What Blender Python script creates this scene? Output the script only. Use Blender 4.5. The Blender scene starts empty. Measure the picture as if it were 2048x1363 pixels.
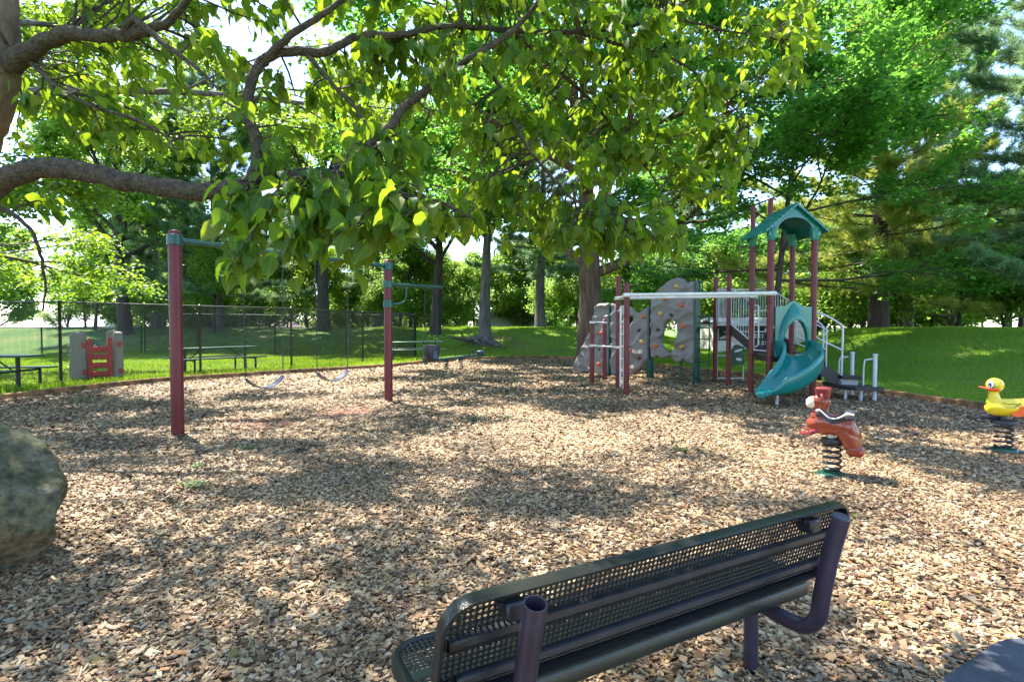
import bpy, math, random
import numpy as np
from mathutils import Vector, Matrix, noise as mnoise

# ------------------------------------------------------------------ camera, sky, sun, exposure
sc = bpy.context.scene
COL = sc.collection
R = math.radians
CAM_H, FPX = 1.5, 1080.0            # eye height, focal length in photo pixels (2048 wide)
PITCH = math.atan(29.5 / FPX)
cam_d = bpy.data.cameras.new('camera'); cam = bpy.data.objects.new('camera', cam_d); COL.objects.link(cam)
cam.location = (0, 0, CAM_H); cam.rotation_euler = (math.pi / 2 - PITCH, 0, 0)
cam_d.sensor_width = 36; cam_d.lens = 36 * FPX / 2048; cam_d.clip_start = .05; cam_d.clip_end = 2000
sc.camera = cam

SUN_AZ, SUN_EL = R(-42), R(60)       # azimuth measured from +Y (ahead) towards +X
wd = bpy.data.worlds.new('World'); sc.world = wd; wd.use_nodes = True
nt = wd.node_tree; nt.nodes.clear()
def nn(t, **k):
    n = nt.nodes.new(t)
    for a, b in k.items(): setattr(n, a, b)
    return n
out = nn('ShaderNodeOutputWorld'); bg = nn('ShaderNodeBackground'); sky = nn('ShaderNodeTexSky')
sky.sky_type = 'NISHITA'; sky.sun_disc = False; sky.sun_elevation = SUN_EL; sky.sun_rotation = SUN_AZ
sky.air_density = .9; sky.dust_density = .25; sky.ozone_density = 2.0
tc = nn('ShaderNodeTexCoord'); mp = nn('ShaderNodeMapping'); mp.inputs['Scale'].default_value = (1, 1, 2.6)
nz = nn('ShaderNodeTexNoise'); nz.inputs['Scale'].default_value = 2.3; nz.inputs['Detail'].default_value = 7; nz.inputs['Roughness'].default_value = .55
cr = nn('ShaderNodeValToRGB'); cr.color_ramp.elements[0].position = .50; cr.color_ramp.elements[1].position = .72
mixc = nn('ShaderNodeMix', data_type='RGBA'); mixc.inputs['B'].default_value = (1.35, 1.7, 2.5, 1)
nt.links.new(tc.outputs['Generated'], mp.inputs['Vector']); nt.links.new(mp.outputs[0], nz.inputs['Vector'])
nt.links.new(nz.outputs[0], cr.inputs[0]); nt.links.new(cr.outputs[0], mixc.inputs['Factor'])
nt.links.new(sky.outputs[0], mixc.inputs['A']); nt.links.new(mixc.outputs['Result'], bg.inputs[0])
bg.inputs[1].default_value = .15; nt.links.new(bg.outputs[0], out.inputs[0])
sun_d = bpy.data.lights.new('sun', 'SUN'); sun = bpy.data.objects.new('sun', sun_d); COL.objects.link(sun)
sun_d.energy = 4.3; sun_d.angle = R(.5); sun_d.color = (1, .94, .84)
sdir = Vector((math.sin(SUN_AZ) * math.cos(SUN_EL), math.cos(SUN_AZ) * math.cos(SUN_EL), math.sin(SUN_EL)))
sun.rotation_euler = (-sdir).to_track_quat('-Z', 'Y').to_euler()
sc.view_settings.view_transform = 'Standard'; sc.view_settings.look = 'None'
sc.view_settings.exposure = 2.2; sc.view_settings.gamma = 1
sc.render.engine = 'CYCLES'
cy = sc.cycles; cy.max_bounces = 7; cy.diffuse_bounces = 5; cy.glossy_bounces = 2; cy.transmission_bounces = 5
cy.transparent_max_bounces = 6; cy.caustics_reflective = False; cy.caustics_refractive = False; cy.sample_clamp_indirect = 6

# ------------------------------------------------------------------ helpers
rng = np.random.default_rng(7); random.seed(7)
def at(px, py, Y):
    """world point seen at photo pixel (px,py) at depth Y"""
    d = Vector((px - 1024, FPX * math.cos(PITCH) + (681.5 - py) * math.sin(PITCH), -FPX * math.sin(PITCH) + (681.5 - py) * math.cos(PITCH)))
    return Vector((0, 0, CAM_H)) + d * (Y / d.y)
def smooth(a, b, x):
    t = np.clip((np.asarray(x, float) - a) / (b - a), 0, 1); return t * t * (3 - 2 * t)
def catmull(P, n, closed=False):
    P = [np.array(p, float) for p in P]; N = len(P); res = []
    segs = N if closed else N - 1
    for i in range(segs):
        g = (lambda j: P[j % N]) if closed else (lambda j: P[min(max(j, 0), N - 1)])
        p0, p1, p2, p3 = g(i - 1), g(i), g(i + 1), g(i + 2)
        for k in range(n):
            t = k / n
            res.append(.5 * ((2 * p1) + (-p0 + p2) * t + (2 * p0 - 5 * p1 + 4 * p2 - p3) * t * t + (-p0 + 3 * p1 - 3 * p2 + p3) * t ** 3))
    if not closed: res.append(P[-1])
    return np.array(res)

WOFF = {}
def tag(o, label=None, cat=None, group=None, kind=None):
    if label: o['label'] = label
    if cat: o['category'] = cat
    if group: o['group'] = group
    if kind: o['kind'] = kind
    return o
def thing(name, label, cat, loc=(0, 0, 0), group=None):
    o = bpy.data.objects.new(name, None); COL.objects.link(o); o.location = loc; o.empty_display_size = .1
    WOFF[o] = Vector(loc); return tag(o, label, cat, group)
def copy_tree(o, parent=None):
    c = o.copy(); COL.objects.link(c); c.parent = parent
    for ch in list(o.children): copy_tree(ch, c)
    return c
def link_mesh(name, me, mat, parent=None, origin=None):
    o = bpy.data.objects.new(name, me); COL.objects.link(o)
    if mat: me.materials.append(mat)
    if parent is not None:
        o.parent = parent; WOFF[o] = WOFF.get(parent, Vector())
    else:
        WOFF[o] = Vector(origin) if origin is not None else Vector(); o.location = WOFF[o]
    return o
class MB:
    def __init__(s): s.v = []; s.f = []
    def add(s, vs, fs):
        b = len(s.v); s.v += [Vector(v) for v in vs]; s.f += [[b + i for i in f] for f in fs]; return s
    def box(s, c, size, rz=0, M=None):
        x, y, z = [k / 2 for k in size]
        vs = [Vector((a, b, d)) for a in (-x, x) for b in (-y, y) for d in (-z, z)]
        m = M if M is not None else Matrix.Rotation(rz, 3, 'Z')
        vs = [Vector(c) + m @ v for v in vs]
        return s.add(vs, [(0, 1, 3, 2), (4, 6, 7, 5), (0, 4, 5, 1), (2, 3, 7, 6), (0, 2, 6, 4), (1, 5, 7, 3)])
    def bbox(s, c, size, rz=0, b=.01, M=None):
        """box with chamfered edges"""
        x, y, z = [k / 2 for k in size]; b = min(b, x * .8, y * .8, z * .8); m = M if M is not None else Matrix.Rotation(rz, 3, 'Z')
        vs, idx = [], {}
        for a in (-1, 1):
            for e in (-1, 1):
                for d in (-1, 1):
                    for ax, p in enumerate(((a * x, e * (y - b), d * (z - b)), (a * (x - b), e * y, d * (z - b)), (a * (x - b), e * (y - b), d * z))):
                        idx[(a, e, d, ax)] = len(vs); vs.append(Vector(c) + m @ Vector(p))
        fs = []
        g = lambda a, e, d, ax: idx[(a, e, d, ax)]
        for q in (-1, 1):
            fs.append([g(q, -1, -1, 0), g(q, 1, -1, 0), g(q, 1, 1, 0), g(q, -1, 1, 0)])
            fs.append([g(-1, q, -1, 1), g(1, q, -1, 1), g(1, q, 1, 1), g(-1, q, 1, 1)])
            fs.append([g(-1, -1, q, 2), g(1, -1, q, 2), g(1, 1, q, 2), g(-1, 1, q, 2)])
        for p in (-1, 1):
            for q in (-1, 1):
                fs.append([g(p, q, -1, 0), g(p, q, 1, 0), g(p, q, 1, 1), g(p, q, -1, 1)])
                fs.append([g(p, -1, q, 0), g(p, 1, q, 0), g(p, 1, q, 2), g(p, -1, q, 2)])
                fs.append([g(-1, p, q, 1), g(1, p, q, 1), g(1, p, q, 2), g(-1, p, q, 2)])
                for r_ in (-1, 1): fs.append([g(p, q, r_, 0), g(p, q, r_, 1), g(p, q, r_, 2)])
        return s.add(vs, fs)
    def tube(s, pts, r, n=10, caps=True, closed=False):
        pts = [Vector(p) for p in pts]; N = len(pts); rs = r if hasattr(r, '__len__') else [r] * N
        rings = []; up = None
        for i, p in enumerate(pts):
            if closed: t = (pts[(i + 1) % N] - pts[i - 1]).normalized()
            else: t = (pts[min(i + 1, N - 1)] - pts[max(i - 1, 0)]).normalized()
            if up is None:
                up = Vector((0, 0, 1)) if abs(t.z) < .9 else Vector((1, 0, 0))
            a = (up - t * up.dot(t))
            if a.length < 1e-5: a = t.orthogonal()
            a.normalize(); b = t.cross(a); up = a
            rings.append([p + (a * math.cos(k * 2 * math.pi / n) + b * math.sin(k * 2 * math.pi / n)) * rs[i] for k in range(n)])
        vs = [v for r_ in rings for v in r_]; fs = []
        for i in range(N if closed else N - 1):
            j = (i + 1) % N
            for k in range(n): fs.append((i * n + k, i * n + (k + 1) % n, j * n + (k + 1) % n, j * n + k))
        if caps and not closed:
            fs.append(tuple(reversed(range(n)))); fs.append(tuple(range((N - 1) * n, N * n)))
        return s.add(vs, fs)
    def lathe(s, prof, c, n=16, axis=None):
        """prof: (radius, height) list, closed with fans where radius is 0"""
        m = Matrix.Identity(3) if axis is None else Vector((0, 0, 1)).rotation_difference(Vector(axis)).to_matrix()
        vs, fs = [], []
        for r_, h in prof: vs += [Vector(c) + m @ Vector((r_ * math.cos(2 * math.pi * k / n), r_ * math.sin(2 * math.pi * k / n), h)) for k in range(n)]
        for i in range(len(prof) - 1):
            for k in range(n): fs.append((i * n + k, i * n + (k + 1) % n, (i + 1) * n + (k + 1) % n, (i + 1) * n + k))
        fs.append(tuple(reversed(range(n)))); fs.append(tuple(range((len(prof) - 1) * n, len(prof) * n)))
        return s.add(vs, fs)
    def ell(s, c, rad, nu=16, nv=10, M=None, fn=None):
        m = M if M is not None else Matrix.Identity(3); vs, fs = [], []
        for j in range(nv + 1):
            ph = math.pi * j / nv
            for i in range(nu):
                th = 2 * math.pi * i / nu
                p = Vector((math.sin(ph) * math.cos(th) * rad[0], math.sin(ph) * math.sin(th) * rad[1], math.cos(ph) * rad[2]))
                if fn: p = fn(p)
                vs.append(Vector(c) + m @ p)
        for j in range(nv):
            for i in range(nu): fs.append((j * nu + i, (j + 1) * nu + i, (j + 1) * nu + (i + 1) % nu, j * nu + (i + 1) % nu))
        return s.add(vs, fs)
    def prism(s, pts, o, u, v, t):
        """outline pts (a,b) in basis u,v from origin o, extruded by vector t"""
        o, u, v, t = map(Vector, (o, u, v, t)); n = len(pts)
        vs = [o + u * a + v * b for a, b in pts]; vs += [p + t for p in vs]
        fs = [tuple(reversed(range(n))), tuple(range(n, 2 * n))] + [(i, (i + 1) % n, n + (i + 1) % n, n + i) for i in range(n)]
        return s.add(vs, fs)
    def loft(s, rings, closed_ring=True, caps=True):
        n = len(rings[0]); vs = [v for r_ in rings for v in r_]; fs = []
        for i in range(len(rings) - 1):
            for k in range(n if closed_ring else n - 1):
                fs.append((i * n + k, i * n + (k + 1) % n, (i + 1) * n + (k + 1) % n, (i + 1) * n + k))
        if caps and closed_ring: fs.append(tuple(reversed(range(n)))); fs.append(tuple(range((len(rings) - 1) * n, len(rings) * n)))
        return s.add(vs, fs)
    def build(s, name, mat, parent=None, origin=None, angle=38):
        off = WOFF.get(parent, Vector()) if parent is not None else (Vector(origin) if origin is not None else Vector())
        me = bpy.data.meshes.new(name); me.from_pydata([tuple(v - off) for v in s.v], [], s.f); me.validate(); me.update()
        import bmesh
        bm = bmesh.new(); bm.from_mesh(me); bmesh.ops.recalc_face_normals(bm, faces=bm.faces); bm.to_mesh(me); bm.free()
        me.shade_smooth(); me.set_sharp_from_angle(angle=R(angle))
        return link_mesh(name, me, mat, parent, origin)

def np_mesh(name, V, F, rnd=None, flat=True):
    """V (n,3), F (m,k) all faces the same size"""
    me = bpy.data.meshes.new(name); k = F.shape[1]
    me.vertices.add(len(V)); me.vertices.foreach_set('co', np.ascontiguousarray(V, np.float32).ravel())
    me.loops.add(F.size); me.loops.foreach_set('vertex_index', np.ascontiguousarray(F, np.int32).ravel())
    me.polygons.add(len(F)); me.polygons.foreach_set('loop_start', np.arange(0, F.size, k, dtype=np.int32))
    me.update(calc_edges=True)
    if not flat: me.shade_smooth()
    else: me.shade_flat()
    if rnd is not None:
        a = me.attributes.new('rnd', 'FLOAT', 'POINT'); a.data.foreach_set('value', np.ascontiguousarray(rnd, np.float32))
    return me

# ------------------------------------------------------------------ materials
def new_mat(name):
    m = bpy.data.materials.new(name); m.use_nodes = True; t = m.node_tree
    p = t.nodes['Principled BSDF']; return m, t, p
def ramp(t, stops):
    c = t.nodes.new('ShaderNodeValToRGB'); e = c.color_ramp.elements
    while len(e) < len(stops): e.new(.5)
    for k, (pos, col) in enumerate(stops): e[k].position = pos; e[k].color = (*col, 1)
    return c
def surf(name, col, rough=.5, var=.15, scale=6, bump=0, bscale=40, metal=0, spec=.5, coat=0, stretch=(1, 1, 1), col2=None, detail=5):
    m, t, p = new_mat(name); L = t.links.new
    tcn = t.nodes.new('ShaderNodeTexCoord'); mpn = t.nodes.new('ShaderNodeMapping'); mpn.inputs['Scale'].default_value = stretch
    L(tcn.outputs['Object'], mpn.inputs['Vector'])
    n = t.nodes.new('ShaderNodeTexNoise'); n.inputs['Scale'].default_value = scale; n.inputs['Detail'].default_value = detail
    L(mpn.outputs[0], n.inputs['Vector'])
    c2 = col2 or tuple(min(1, c * (1 + var)) for c in col); c1 = tuple(c * (1 - var) for c in col) if not col2 else col
    r_ = ramp(t, [(.35, c1), (.65, c2)]); L(n.outputs[0], r_.inputs[0]); L(r_.outputs[0], p.inputs['Base Color'])
    p.inputs['Roughness'].default_value = rough; p.inputs['Metallic'].default_value = metal; p.inputs['Specular IOR Level'].default_value = spec
    p.inputs['Coat Weight'].default_value = coat
    if bump:
        n2 = t.nodes.new('ShaderNodeTexNoise'); n2.inputs['Scale'].default_value = bscale; n2.inputs['Detail'].default_value = 6; L(mpn.outputs[0], n2.inputs['Vector'])
        b = t.nodes.new('ShaderNodeBump'); b.inputs['Strength'].default_value = bump; b.inputs['Distance'].default_value = .02
        L(n2.outputs[0], b.inputs['Height']); L(b.outputs[0], p.inputs['Normal'])
    return m
def leaf_mat(name, stops, trans=(.35, .5, .05), mixf=.45, rough=.45, spec=.35, veins=False):
    m, t, p = new_mat(name); L = t.links.new
    a = t.nodes.new('ShaderNodeAttribute'); a.attribute_name = 'rnd'
    r_ = ramp(t, stops); L(a.outputs['Fac'], r_.inputs[0])
    if veins:   # pale midrib and side veins, brown specks
        va = t.nodes.new('ShaderNodeAttribute'); va.attribute_name = 'luv'; sx = t.nodes.new('ShaderNodeSeparateXYZ'); L(va.outputs['Vector'], sx.inputs[0])
        ab = t.nodes.new('ShaderNodeMath'); ab.operation = 'ABSOLUTE'; L(sx.outputs[1], ab.inputs[0])
        mid = t.nodes.new('ShaderNodeMapRange'); mid.inputs['From Min'].default_value = .035; mid.inputs['From Max'].default_value = .005; L(ab.outputs[0], mid.inputs['Value'])
        sv = t.nodes.new('ShaderNodeMath'); sv.operation = 'MULTIPLY_ADD'; sv.inputs[1].default_value = -.9; L(ab.outputs[0], sv.inputs[0]); L(sx.outputs[0], sv.inputs[2])
        sn = t.nodes.new('ShaderNodeMath'); sn.operation = 'MULTIPLY'; sn.inputs[1].default_value = 44; L(sv.outputs[0], sn.inputs[0]); si = t.nodes.new('ShaderNodeMath'); si.operation = 'SINE'; L(sn.outputs[0], si.inputs[0])
        sm = t.nodes.new('ShaderNodeMapRange'); sm.inputs['From Min'].default_value = .8; sm.inputs['From Max'].default_value = 1.0; sm.inputs['To Max'].default_value = .45; L(si.outputs[0], sm.inputs['Value'])
        mxv = t.nodes.new('ShaderNodeMath'); mxv.operation = 'MAXIMUM'; L(mid.outputs[0], mxv.inputs[0]); L(sm.outputs[0], mxv.inputs[1])
        vm = t.nodes.new('ShaderNodeMix'); vm.data_type = 'RGBA'; L(mxv.outputs[0], vm.inputs['Factor']); L(r_.outputs[0], vm.inputs['A']); vm.inputs['B'].default_value = (.16, .26, .06, 1)
        tcn = t.nodes.new('ShaderNodeTexCoord'); sp = t.nodes.new('ShaderNodeTexNoise'); sp.inputs['Scale'].default_value = 22; sp.inputs['Detail'].default_value = 3; L(tcn.outputs['Object'], sp.inputs['Vector'])
        sr = t.nodes.new('ShaderNodeMapRange'); sr.inputs['From Min'].default_value = .68; sr.inputs['From Max'].default_value = .74; L(sp.outputs[0], sr.inputs['Value'])
        v2 = t.nodes.new('ShaderNodeMix'); v2.data_type = 'RGBA'; L(sr.outputs[0], v2.inputs['Factor']); L(vm.outputs['Result'], v2.inputs['A']); v2.inputs['B'].default_value = (.12, .06, .02, 1)
        class _O: outputs = [v2.outputs['Result']]
        r_ = _O
        bp = t.nodes.new('ShaderNodeBump'); bp.inputs['Strength'].default_value = .5; bp.inputs['Distance'].default_value = .003; L(mxv.outputs[0], bp.inputs['Height']); L(bp.outputs[0], p.inputs['Normal'])
    L(r_.outputs[0], p.inputs['Base Color'])
    p.inputs['Roughness'].default_value = rough; p.inputs['Specular IOR Level'].default_value = spec
    tr = t.nodes.new('ShaderNodeBsdfTranslucent'); hs = t.nodes.new('ShaderNodeMix'); hs.data_type = 'RGBA'; hs.blend_type = 'MIX'
    hs.inputs['Factor'].default_value = .7; L(r_.outputs[0], hs.inputs['A']); hs.inputs['B'].default_value = (*trans, 1)
    L(hs.outputs['Result'], tr.inputs['Color'])
    mx = t.nodes.new('ShaderNodeMixShader'); mx.inputs[0].default_value = mixf
    L(p.outputs[0], mx.inputs[1]); L(tr.outputs[0], mx.inputs[2]); L(mx.outputs[0], t.nodes['Material Output'].inputs['Surface'])
    return m
def bark_mat(name, c1, c2, scale=9, zs=.22, strength=.9):
    m, t, p = new_mat(name); L = t.links.new
    tcn = t.nodes.new('ShaderNodeTexCoord'); mpn = t.nodes.new('ShaderNodeMapping'); mpn.inputs['Scale'].default_value = (1, 1, zs); L(tcn.outputs['Object'], mpn.inputs['Vector'])
    v = t.nodes.new('ShaderNodeTexNoise'); v.inputs['Scale'].default_value = scale; v.inputs['Detail'].default_value = 8; v.inputs['Roughness'].default_value = .65; L(mpn.outputs[0], v.inputs['Vector'])
    w = t.nodes.new('ShaderNodeTexVoronoi'); w.inputs['Scale'].default_value = scale * 1.6; w.feature = 'DISTANCE_TO_EDGE'; L(mpn.outputs[0], w.inputs['Vector'])
    r_ = ramp(t, [(.35, c1), (.65, c2)]); L(v.outputs[0], r_.inputs[0]); L(r_.outputs[0], p.inputs['Base Color']); p.inputs['Roughness'].default_value = .9
    mt = t.nodes.new('ShaderNodeMath'); mt.operation = 'MULTIPLY_ADD'; mt.inputs[1].default_value = .8; L(w.outputs['Distance'], mt.inputs[0]); L(v.outputs[0], mt.inputs[2])
    b = t.nodes.new('ShaderNodeBump'); b.inputs['Strength'].default_value = strength; b.inputs['Distance'].default_value = .03; L(mt.outputs[0], b.inputs['Height']); L(b.outputs[0], p.inputs['Normal'])
    return m
M = {}
M['red_post'] = surf('maroon_paint', (.135, .018, .02), .38, .12, 4, .03, 120, spec=.35)
M['green_metal'] = surf('green_paint', (.006, .075, .062), .33, .12, 5)
M['green_dark'] = surf('dark_green_paint', (.006, .055, .035), .35, .15, 5)
M['green_plastic'] = surf('green_plastic', (.004, .17, .15), .26, .08, 3, .02, 60, coat=.3)
M['chain'] = surf('galvanised', (.06, .065, .08), .4, .2, 10, metal=.6)
M['rubber'] = surf('black_rubber', (.018, .02, .028), .45, .3, 8, .1, 60)
M['seat_blue'] = surf('swing_rubber', (.05, .07, .13), .4, .25, 8)
M['black'] = surf('black_coating', (.018, .019, .024), .38, .3, 14, .12, 180)
M['bench_panel'] = surf('black_vinyl_mossy', (.012, .012, .016), .22, 0, 3.2, .14, 110, col2=(.017, .019, .016))
M['bench_seat'] = surf('mossy_vinyl', (.013, .014, .014), .34, 0, 4, .1, 120, col2=(.020, .026, .014))
M['bench_tube'] = surf('purple_black_tube', (.035, .026, .044), .33, .2, 6, .04, 120)
M['white'] = surf('cream_white_paint', (.68, .66, .60), .38, .08, 5)
M['lightgrey'] = surf('light_grey_paint', (.55, .55, .58), .4, .08, 5)
M['deck'] = surf('brown_black_vinyl', (.028, .022, .025), .5, .2, 8, .08, 120)
M['deck_grey'] = surf('grey_riser', (.4, .4, .4), .5, .1, 6)
M['rockwall'] = surf('grey_rock_plastic', (.19, .168, .155), .62, .14, 3, .25, 26)
M['orange'] = surf('orange_hold', (.55, .1, .02), .45, .15, 20, .3, 60)
M['yellow_h'] = surf('ochre_hold', (.5, .3, .06), .45, .15, 20, .3, 60)
M['black_h'] = surf('black_hold', (.02, .02, .025), .45, .15, 20)
M['galv'] = surf('galvanised_leg', (.42, .43, .44), .45, .12, 8, metal=.4)
M['brown_pl'] = surf('brown_plastic', (.25, .042, .018), .22, .06, 4, coat=.4)
M['brown_dk'] = surf('dark_red_plastic', (.20, .024, .026), .26, .08, 4, coat=.3)
M['cream_pl'] = surf('cream_plastic', (.75, .70, .58), .3, .04, 4)
M['yellow_pl'] = surf('yellow_plastic', (.82, .60, .02), .22, .03, 4, coat=.4)
M['orange_pl'] = surf('orange_plastic', (.85, .11, .015), .25, .04, 4, coat=.3)
M['white_pl'] = surf('white_paint_eye', (.85, .87, .9), .3, .02, 4)
M['bird_blue'] = surf('iris_blue', (.05, .15, .4), .3, .05, 4)
M['ink'] = surf('black_ink', (.01, .01, .012), .35, .05, 4)
M['castle'] = surf('speckled_grey_plastic', (.34, .30, .25), .6, .3, 60, .1, 90)
M['castle_red'] = surf('red_plastic', (.55, .03, .03), .4, .08, 4)
M['teal'] = surf('teal_plastic', (.02, .28, .30), .35, .05, 4)
M['timber'] = surf('kerb_timber', (.10, .055, .025), .8, 0, 5, .5, 40, stretch=(1, 1, 1), col2=(.33, .17, .07))
M['concrete'] = surf('grey_concrete', (.02, .025, .034), .75, 0, 4.5, .3, 90, col2=(.055, .062, .078))
M['fence'] = surf('black_fence_coat', (.012, .014, .013), .4, .2, 10)
M['siding'] = surf('cream_siding', (.6, .57, .48), .6, .05, 3, .1, 30)
M['housewhite'] = surf('white_siding', (.72, .73, .76), .6, .05, 3)
M['roof_purple'] = surf('purple_grey_shingle', (.20, .13, .17), .85, .15, 14, .4, 60)
M['roof_grey'] = surf('pale_grey_roof', (.5, .5, .54), .8, .08, 14)
M['glass'] = surf('window_dark', (.05, .07, .1), .1, .1, 3)
M['bark_dog'] = bark_mat('dogwood_bark', (.035, .024, .016), (.12, .085, .052), 30, 1.0, 1.0)
M['bark_pale'] = bark_mat('peeling_dogwood_bark', (.09, .055, .033), (.24, .165, .105), 9, .5, .8)
M['bark_maple'] = bark_mat('maple_bark', (.042, .028, .018), (.135, .09, .056), 7, .18)
M['bark_grey'] = bark_mat('grey_bark', (.06, .052, .052), (.17, .15, .145), 8, .2)
M['bark_dark'] = bark_mat('dark_bark', (.028, .02, .018), (.075, .055, .045), 8, .2)
M['leaf_dog'] = leaf_mat('dogwood_leaf', [(0, (.018, .075, .014)), (.5, (.04, .12, .014)), (.9, (.09, .18, .02)), (1, (.22, .20, .03))], (.44, .62, .02), .55, .45, .3, True)
M['leaf_maple'] = leaf_mat('maple_leaf', [(0, (.028, .105, .03)), (.6, (.055, .18, .035)), (1, (.11, .26, .04))], (.28, .60, .06), .54)
M['leaf_bright'] = leaf_mat('bright_leaf', [(0, (.03, .10, .015)), (.6, (.07, .18, .02)), (1, (.14, .26, .02))], (.42, .60, .03), .5)
M['leaf_mid'] = leaf_mat('mid_leaf', [(0, (.06, .13, .035)), (.6, (.12, .24, .045)), (1, (.23, .34, .06))], (.50, .72, .10), .58)
M['needle'] = leaf_mat('pine_needle', [(0, (.07, .14, .085)), (.6, (.13, .23, .13)), (1, (.22, .32, .12))], (.38, .55, .2), .45, .45)
M['needle_y'] = leaf_mat('yellow_pine_needle', [(0, (.12, .18, .05)), (.6, (.28, .36, .08)), (1, (.46, .46, .12))], (.65, .72, .12), .5, .5)
M['grass_blade'] = leaf_mat('grass_blade', [(0, (.06, .15, .012)), (.6, (.12, .27, .022)), (1, (.26, .33, .04))], (.50, .68, .03), .45, .5)
M['dead_leaf'] = leaf_mat('fallen_leaf', [(0, (.06, .03, .012)), (.45, (.16, .09, .03)), (.75, (.22, .17, .05)), (1, (.07, .13, .03))], (.2, .15, .04), .2, .6)
M['weed'] = leaf_mat('weed_leaf', [(0, (.025, .085, .018)), (1, (.07, .16, .03))], (.15, .35, .03), .3)

def chip_ramp(t): return ramp(t, [(0, (.055, .028, .014)), (.22, (.155, .085, .04)), (.45, (.29, .188, .093)), (.64, (.39, .283, .152)), (.78, (.27, .232, .175)), (.9, (.50, .39, .245)), (1, (.34, .15, .06))])
def soil_factor(t, L):
    """bare reddish patch worn under the swings (object coordinates = world)"""
    g = t.nodes.new('ShaderNodeNewGeometry'); res = None
    nz_ = t.nodes.new('ShaderNodeTexNoise'); nz_.inputs['Scale'].default_value = 2.5; nz_.inputs['Detail'].default_value = 4; L(g.outputs['Position'], nz_.inputs['Vector'])
    for (x, y, r_) in ((-3.75, 8.35, .75), (-2.9, 9.55, .7), (-4.6, 8.6, .5)):
        v = t.nodes.new('ShaderNodeVectorMath'); v.operation = 'DISTANCE'; L(g.outputs['Position'], v.inputs[0]); v.inputs[1].default_value = (x, y, 0)
        a = t.nodes.new('ShaderNodeMath'); a.operation = 'MULTIPLY_ADD'; a.inputs[1].default_value = .9; L(nz_.outputs[0], a.inputs[0]); L(v.outputs['Value'], a.inputs[2])
        m_ = t.nodes.new('ShaderNodeMapRange'); m_.inputs['From Min'].default_value = r_ + .75; m_.inputs['From Max'].default_value = r_ + .25; L(a.outputs[0], m_.inputs['Value'])
        if res is None: res = m_.outputs[0]
        else:
            q = t.nodes.new('ShaderNodeMath'); q.operation = 'MAXIMUM'; L(res, q.inputs[0]); L(m_.outputs[0], q.inputs[1]); res = q.outputs[0]
    return res
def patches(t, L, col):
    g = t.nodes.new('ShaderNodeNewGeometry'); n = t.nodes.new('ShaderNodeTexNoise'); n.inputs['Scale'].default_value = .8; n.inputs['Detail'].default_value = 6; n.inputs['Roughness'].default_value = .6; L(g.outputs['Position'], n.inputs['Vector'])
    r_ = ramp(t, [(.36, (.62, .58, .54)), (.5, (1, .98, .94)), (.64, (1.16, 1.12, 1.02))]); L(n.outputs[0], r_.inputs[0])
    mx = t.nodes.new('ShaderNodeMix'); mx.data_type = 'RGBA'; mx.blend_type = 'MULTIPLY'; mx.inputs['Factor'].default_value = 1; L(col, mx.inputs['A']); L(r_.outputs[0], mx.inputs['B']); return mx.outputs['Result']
def chips_ground_mat():
    m, t, p = new_mat('wood_chip_bed'); L = t.links.new
    tcn = t.nodes.new('ShaderNodeTexCoord'); v = t.nodes.new('ShaderNodeTexVoronoi'); v.inputs['Scale'].default_value = 34; L(tcn.outputs['Object'], v.inputs['Vector'])
    s = t.nodes.new('ShaderNodeSeparateColor'); L(v.outputs['Color'], s.inputs[0]); r_ = chip_ramp(t); L(s.outputs[0], r_.inputs[0])
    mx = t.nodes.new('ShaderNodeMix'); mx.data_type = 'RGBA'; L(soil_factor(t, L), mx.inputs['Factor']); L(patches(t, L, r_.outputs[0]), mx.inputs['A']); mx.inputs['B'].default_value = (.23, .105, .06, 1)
    L(mx.outputs['Result'], p.inputs['Base Color']); p.inputs['Roughness'].default_value = .85
    b = t.nodes.new('ShaderNodeBump'); b.inputs['Strength'].default_value = .8; b.inputs['Distance'].default_value = .02; L(v.outputs['Distance'], b.inputs['Height']); b.invert = True; L(b.outputs[0], p.inputs['Normal'])
    return m
M['chipbed'] = chips_ground_mat()
def chip_mat():
    m, t, p = new_mat('wood_chip'); L = t.links.new
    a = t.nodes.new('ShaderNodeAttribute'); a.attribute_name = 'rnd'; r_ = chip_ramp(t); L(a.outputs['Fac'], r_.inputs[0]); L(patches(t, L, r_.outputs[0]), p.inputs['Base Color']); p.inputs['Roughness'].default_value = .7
    return m
M['chip'] = chip_mat()
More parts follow.
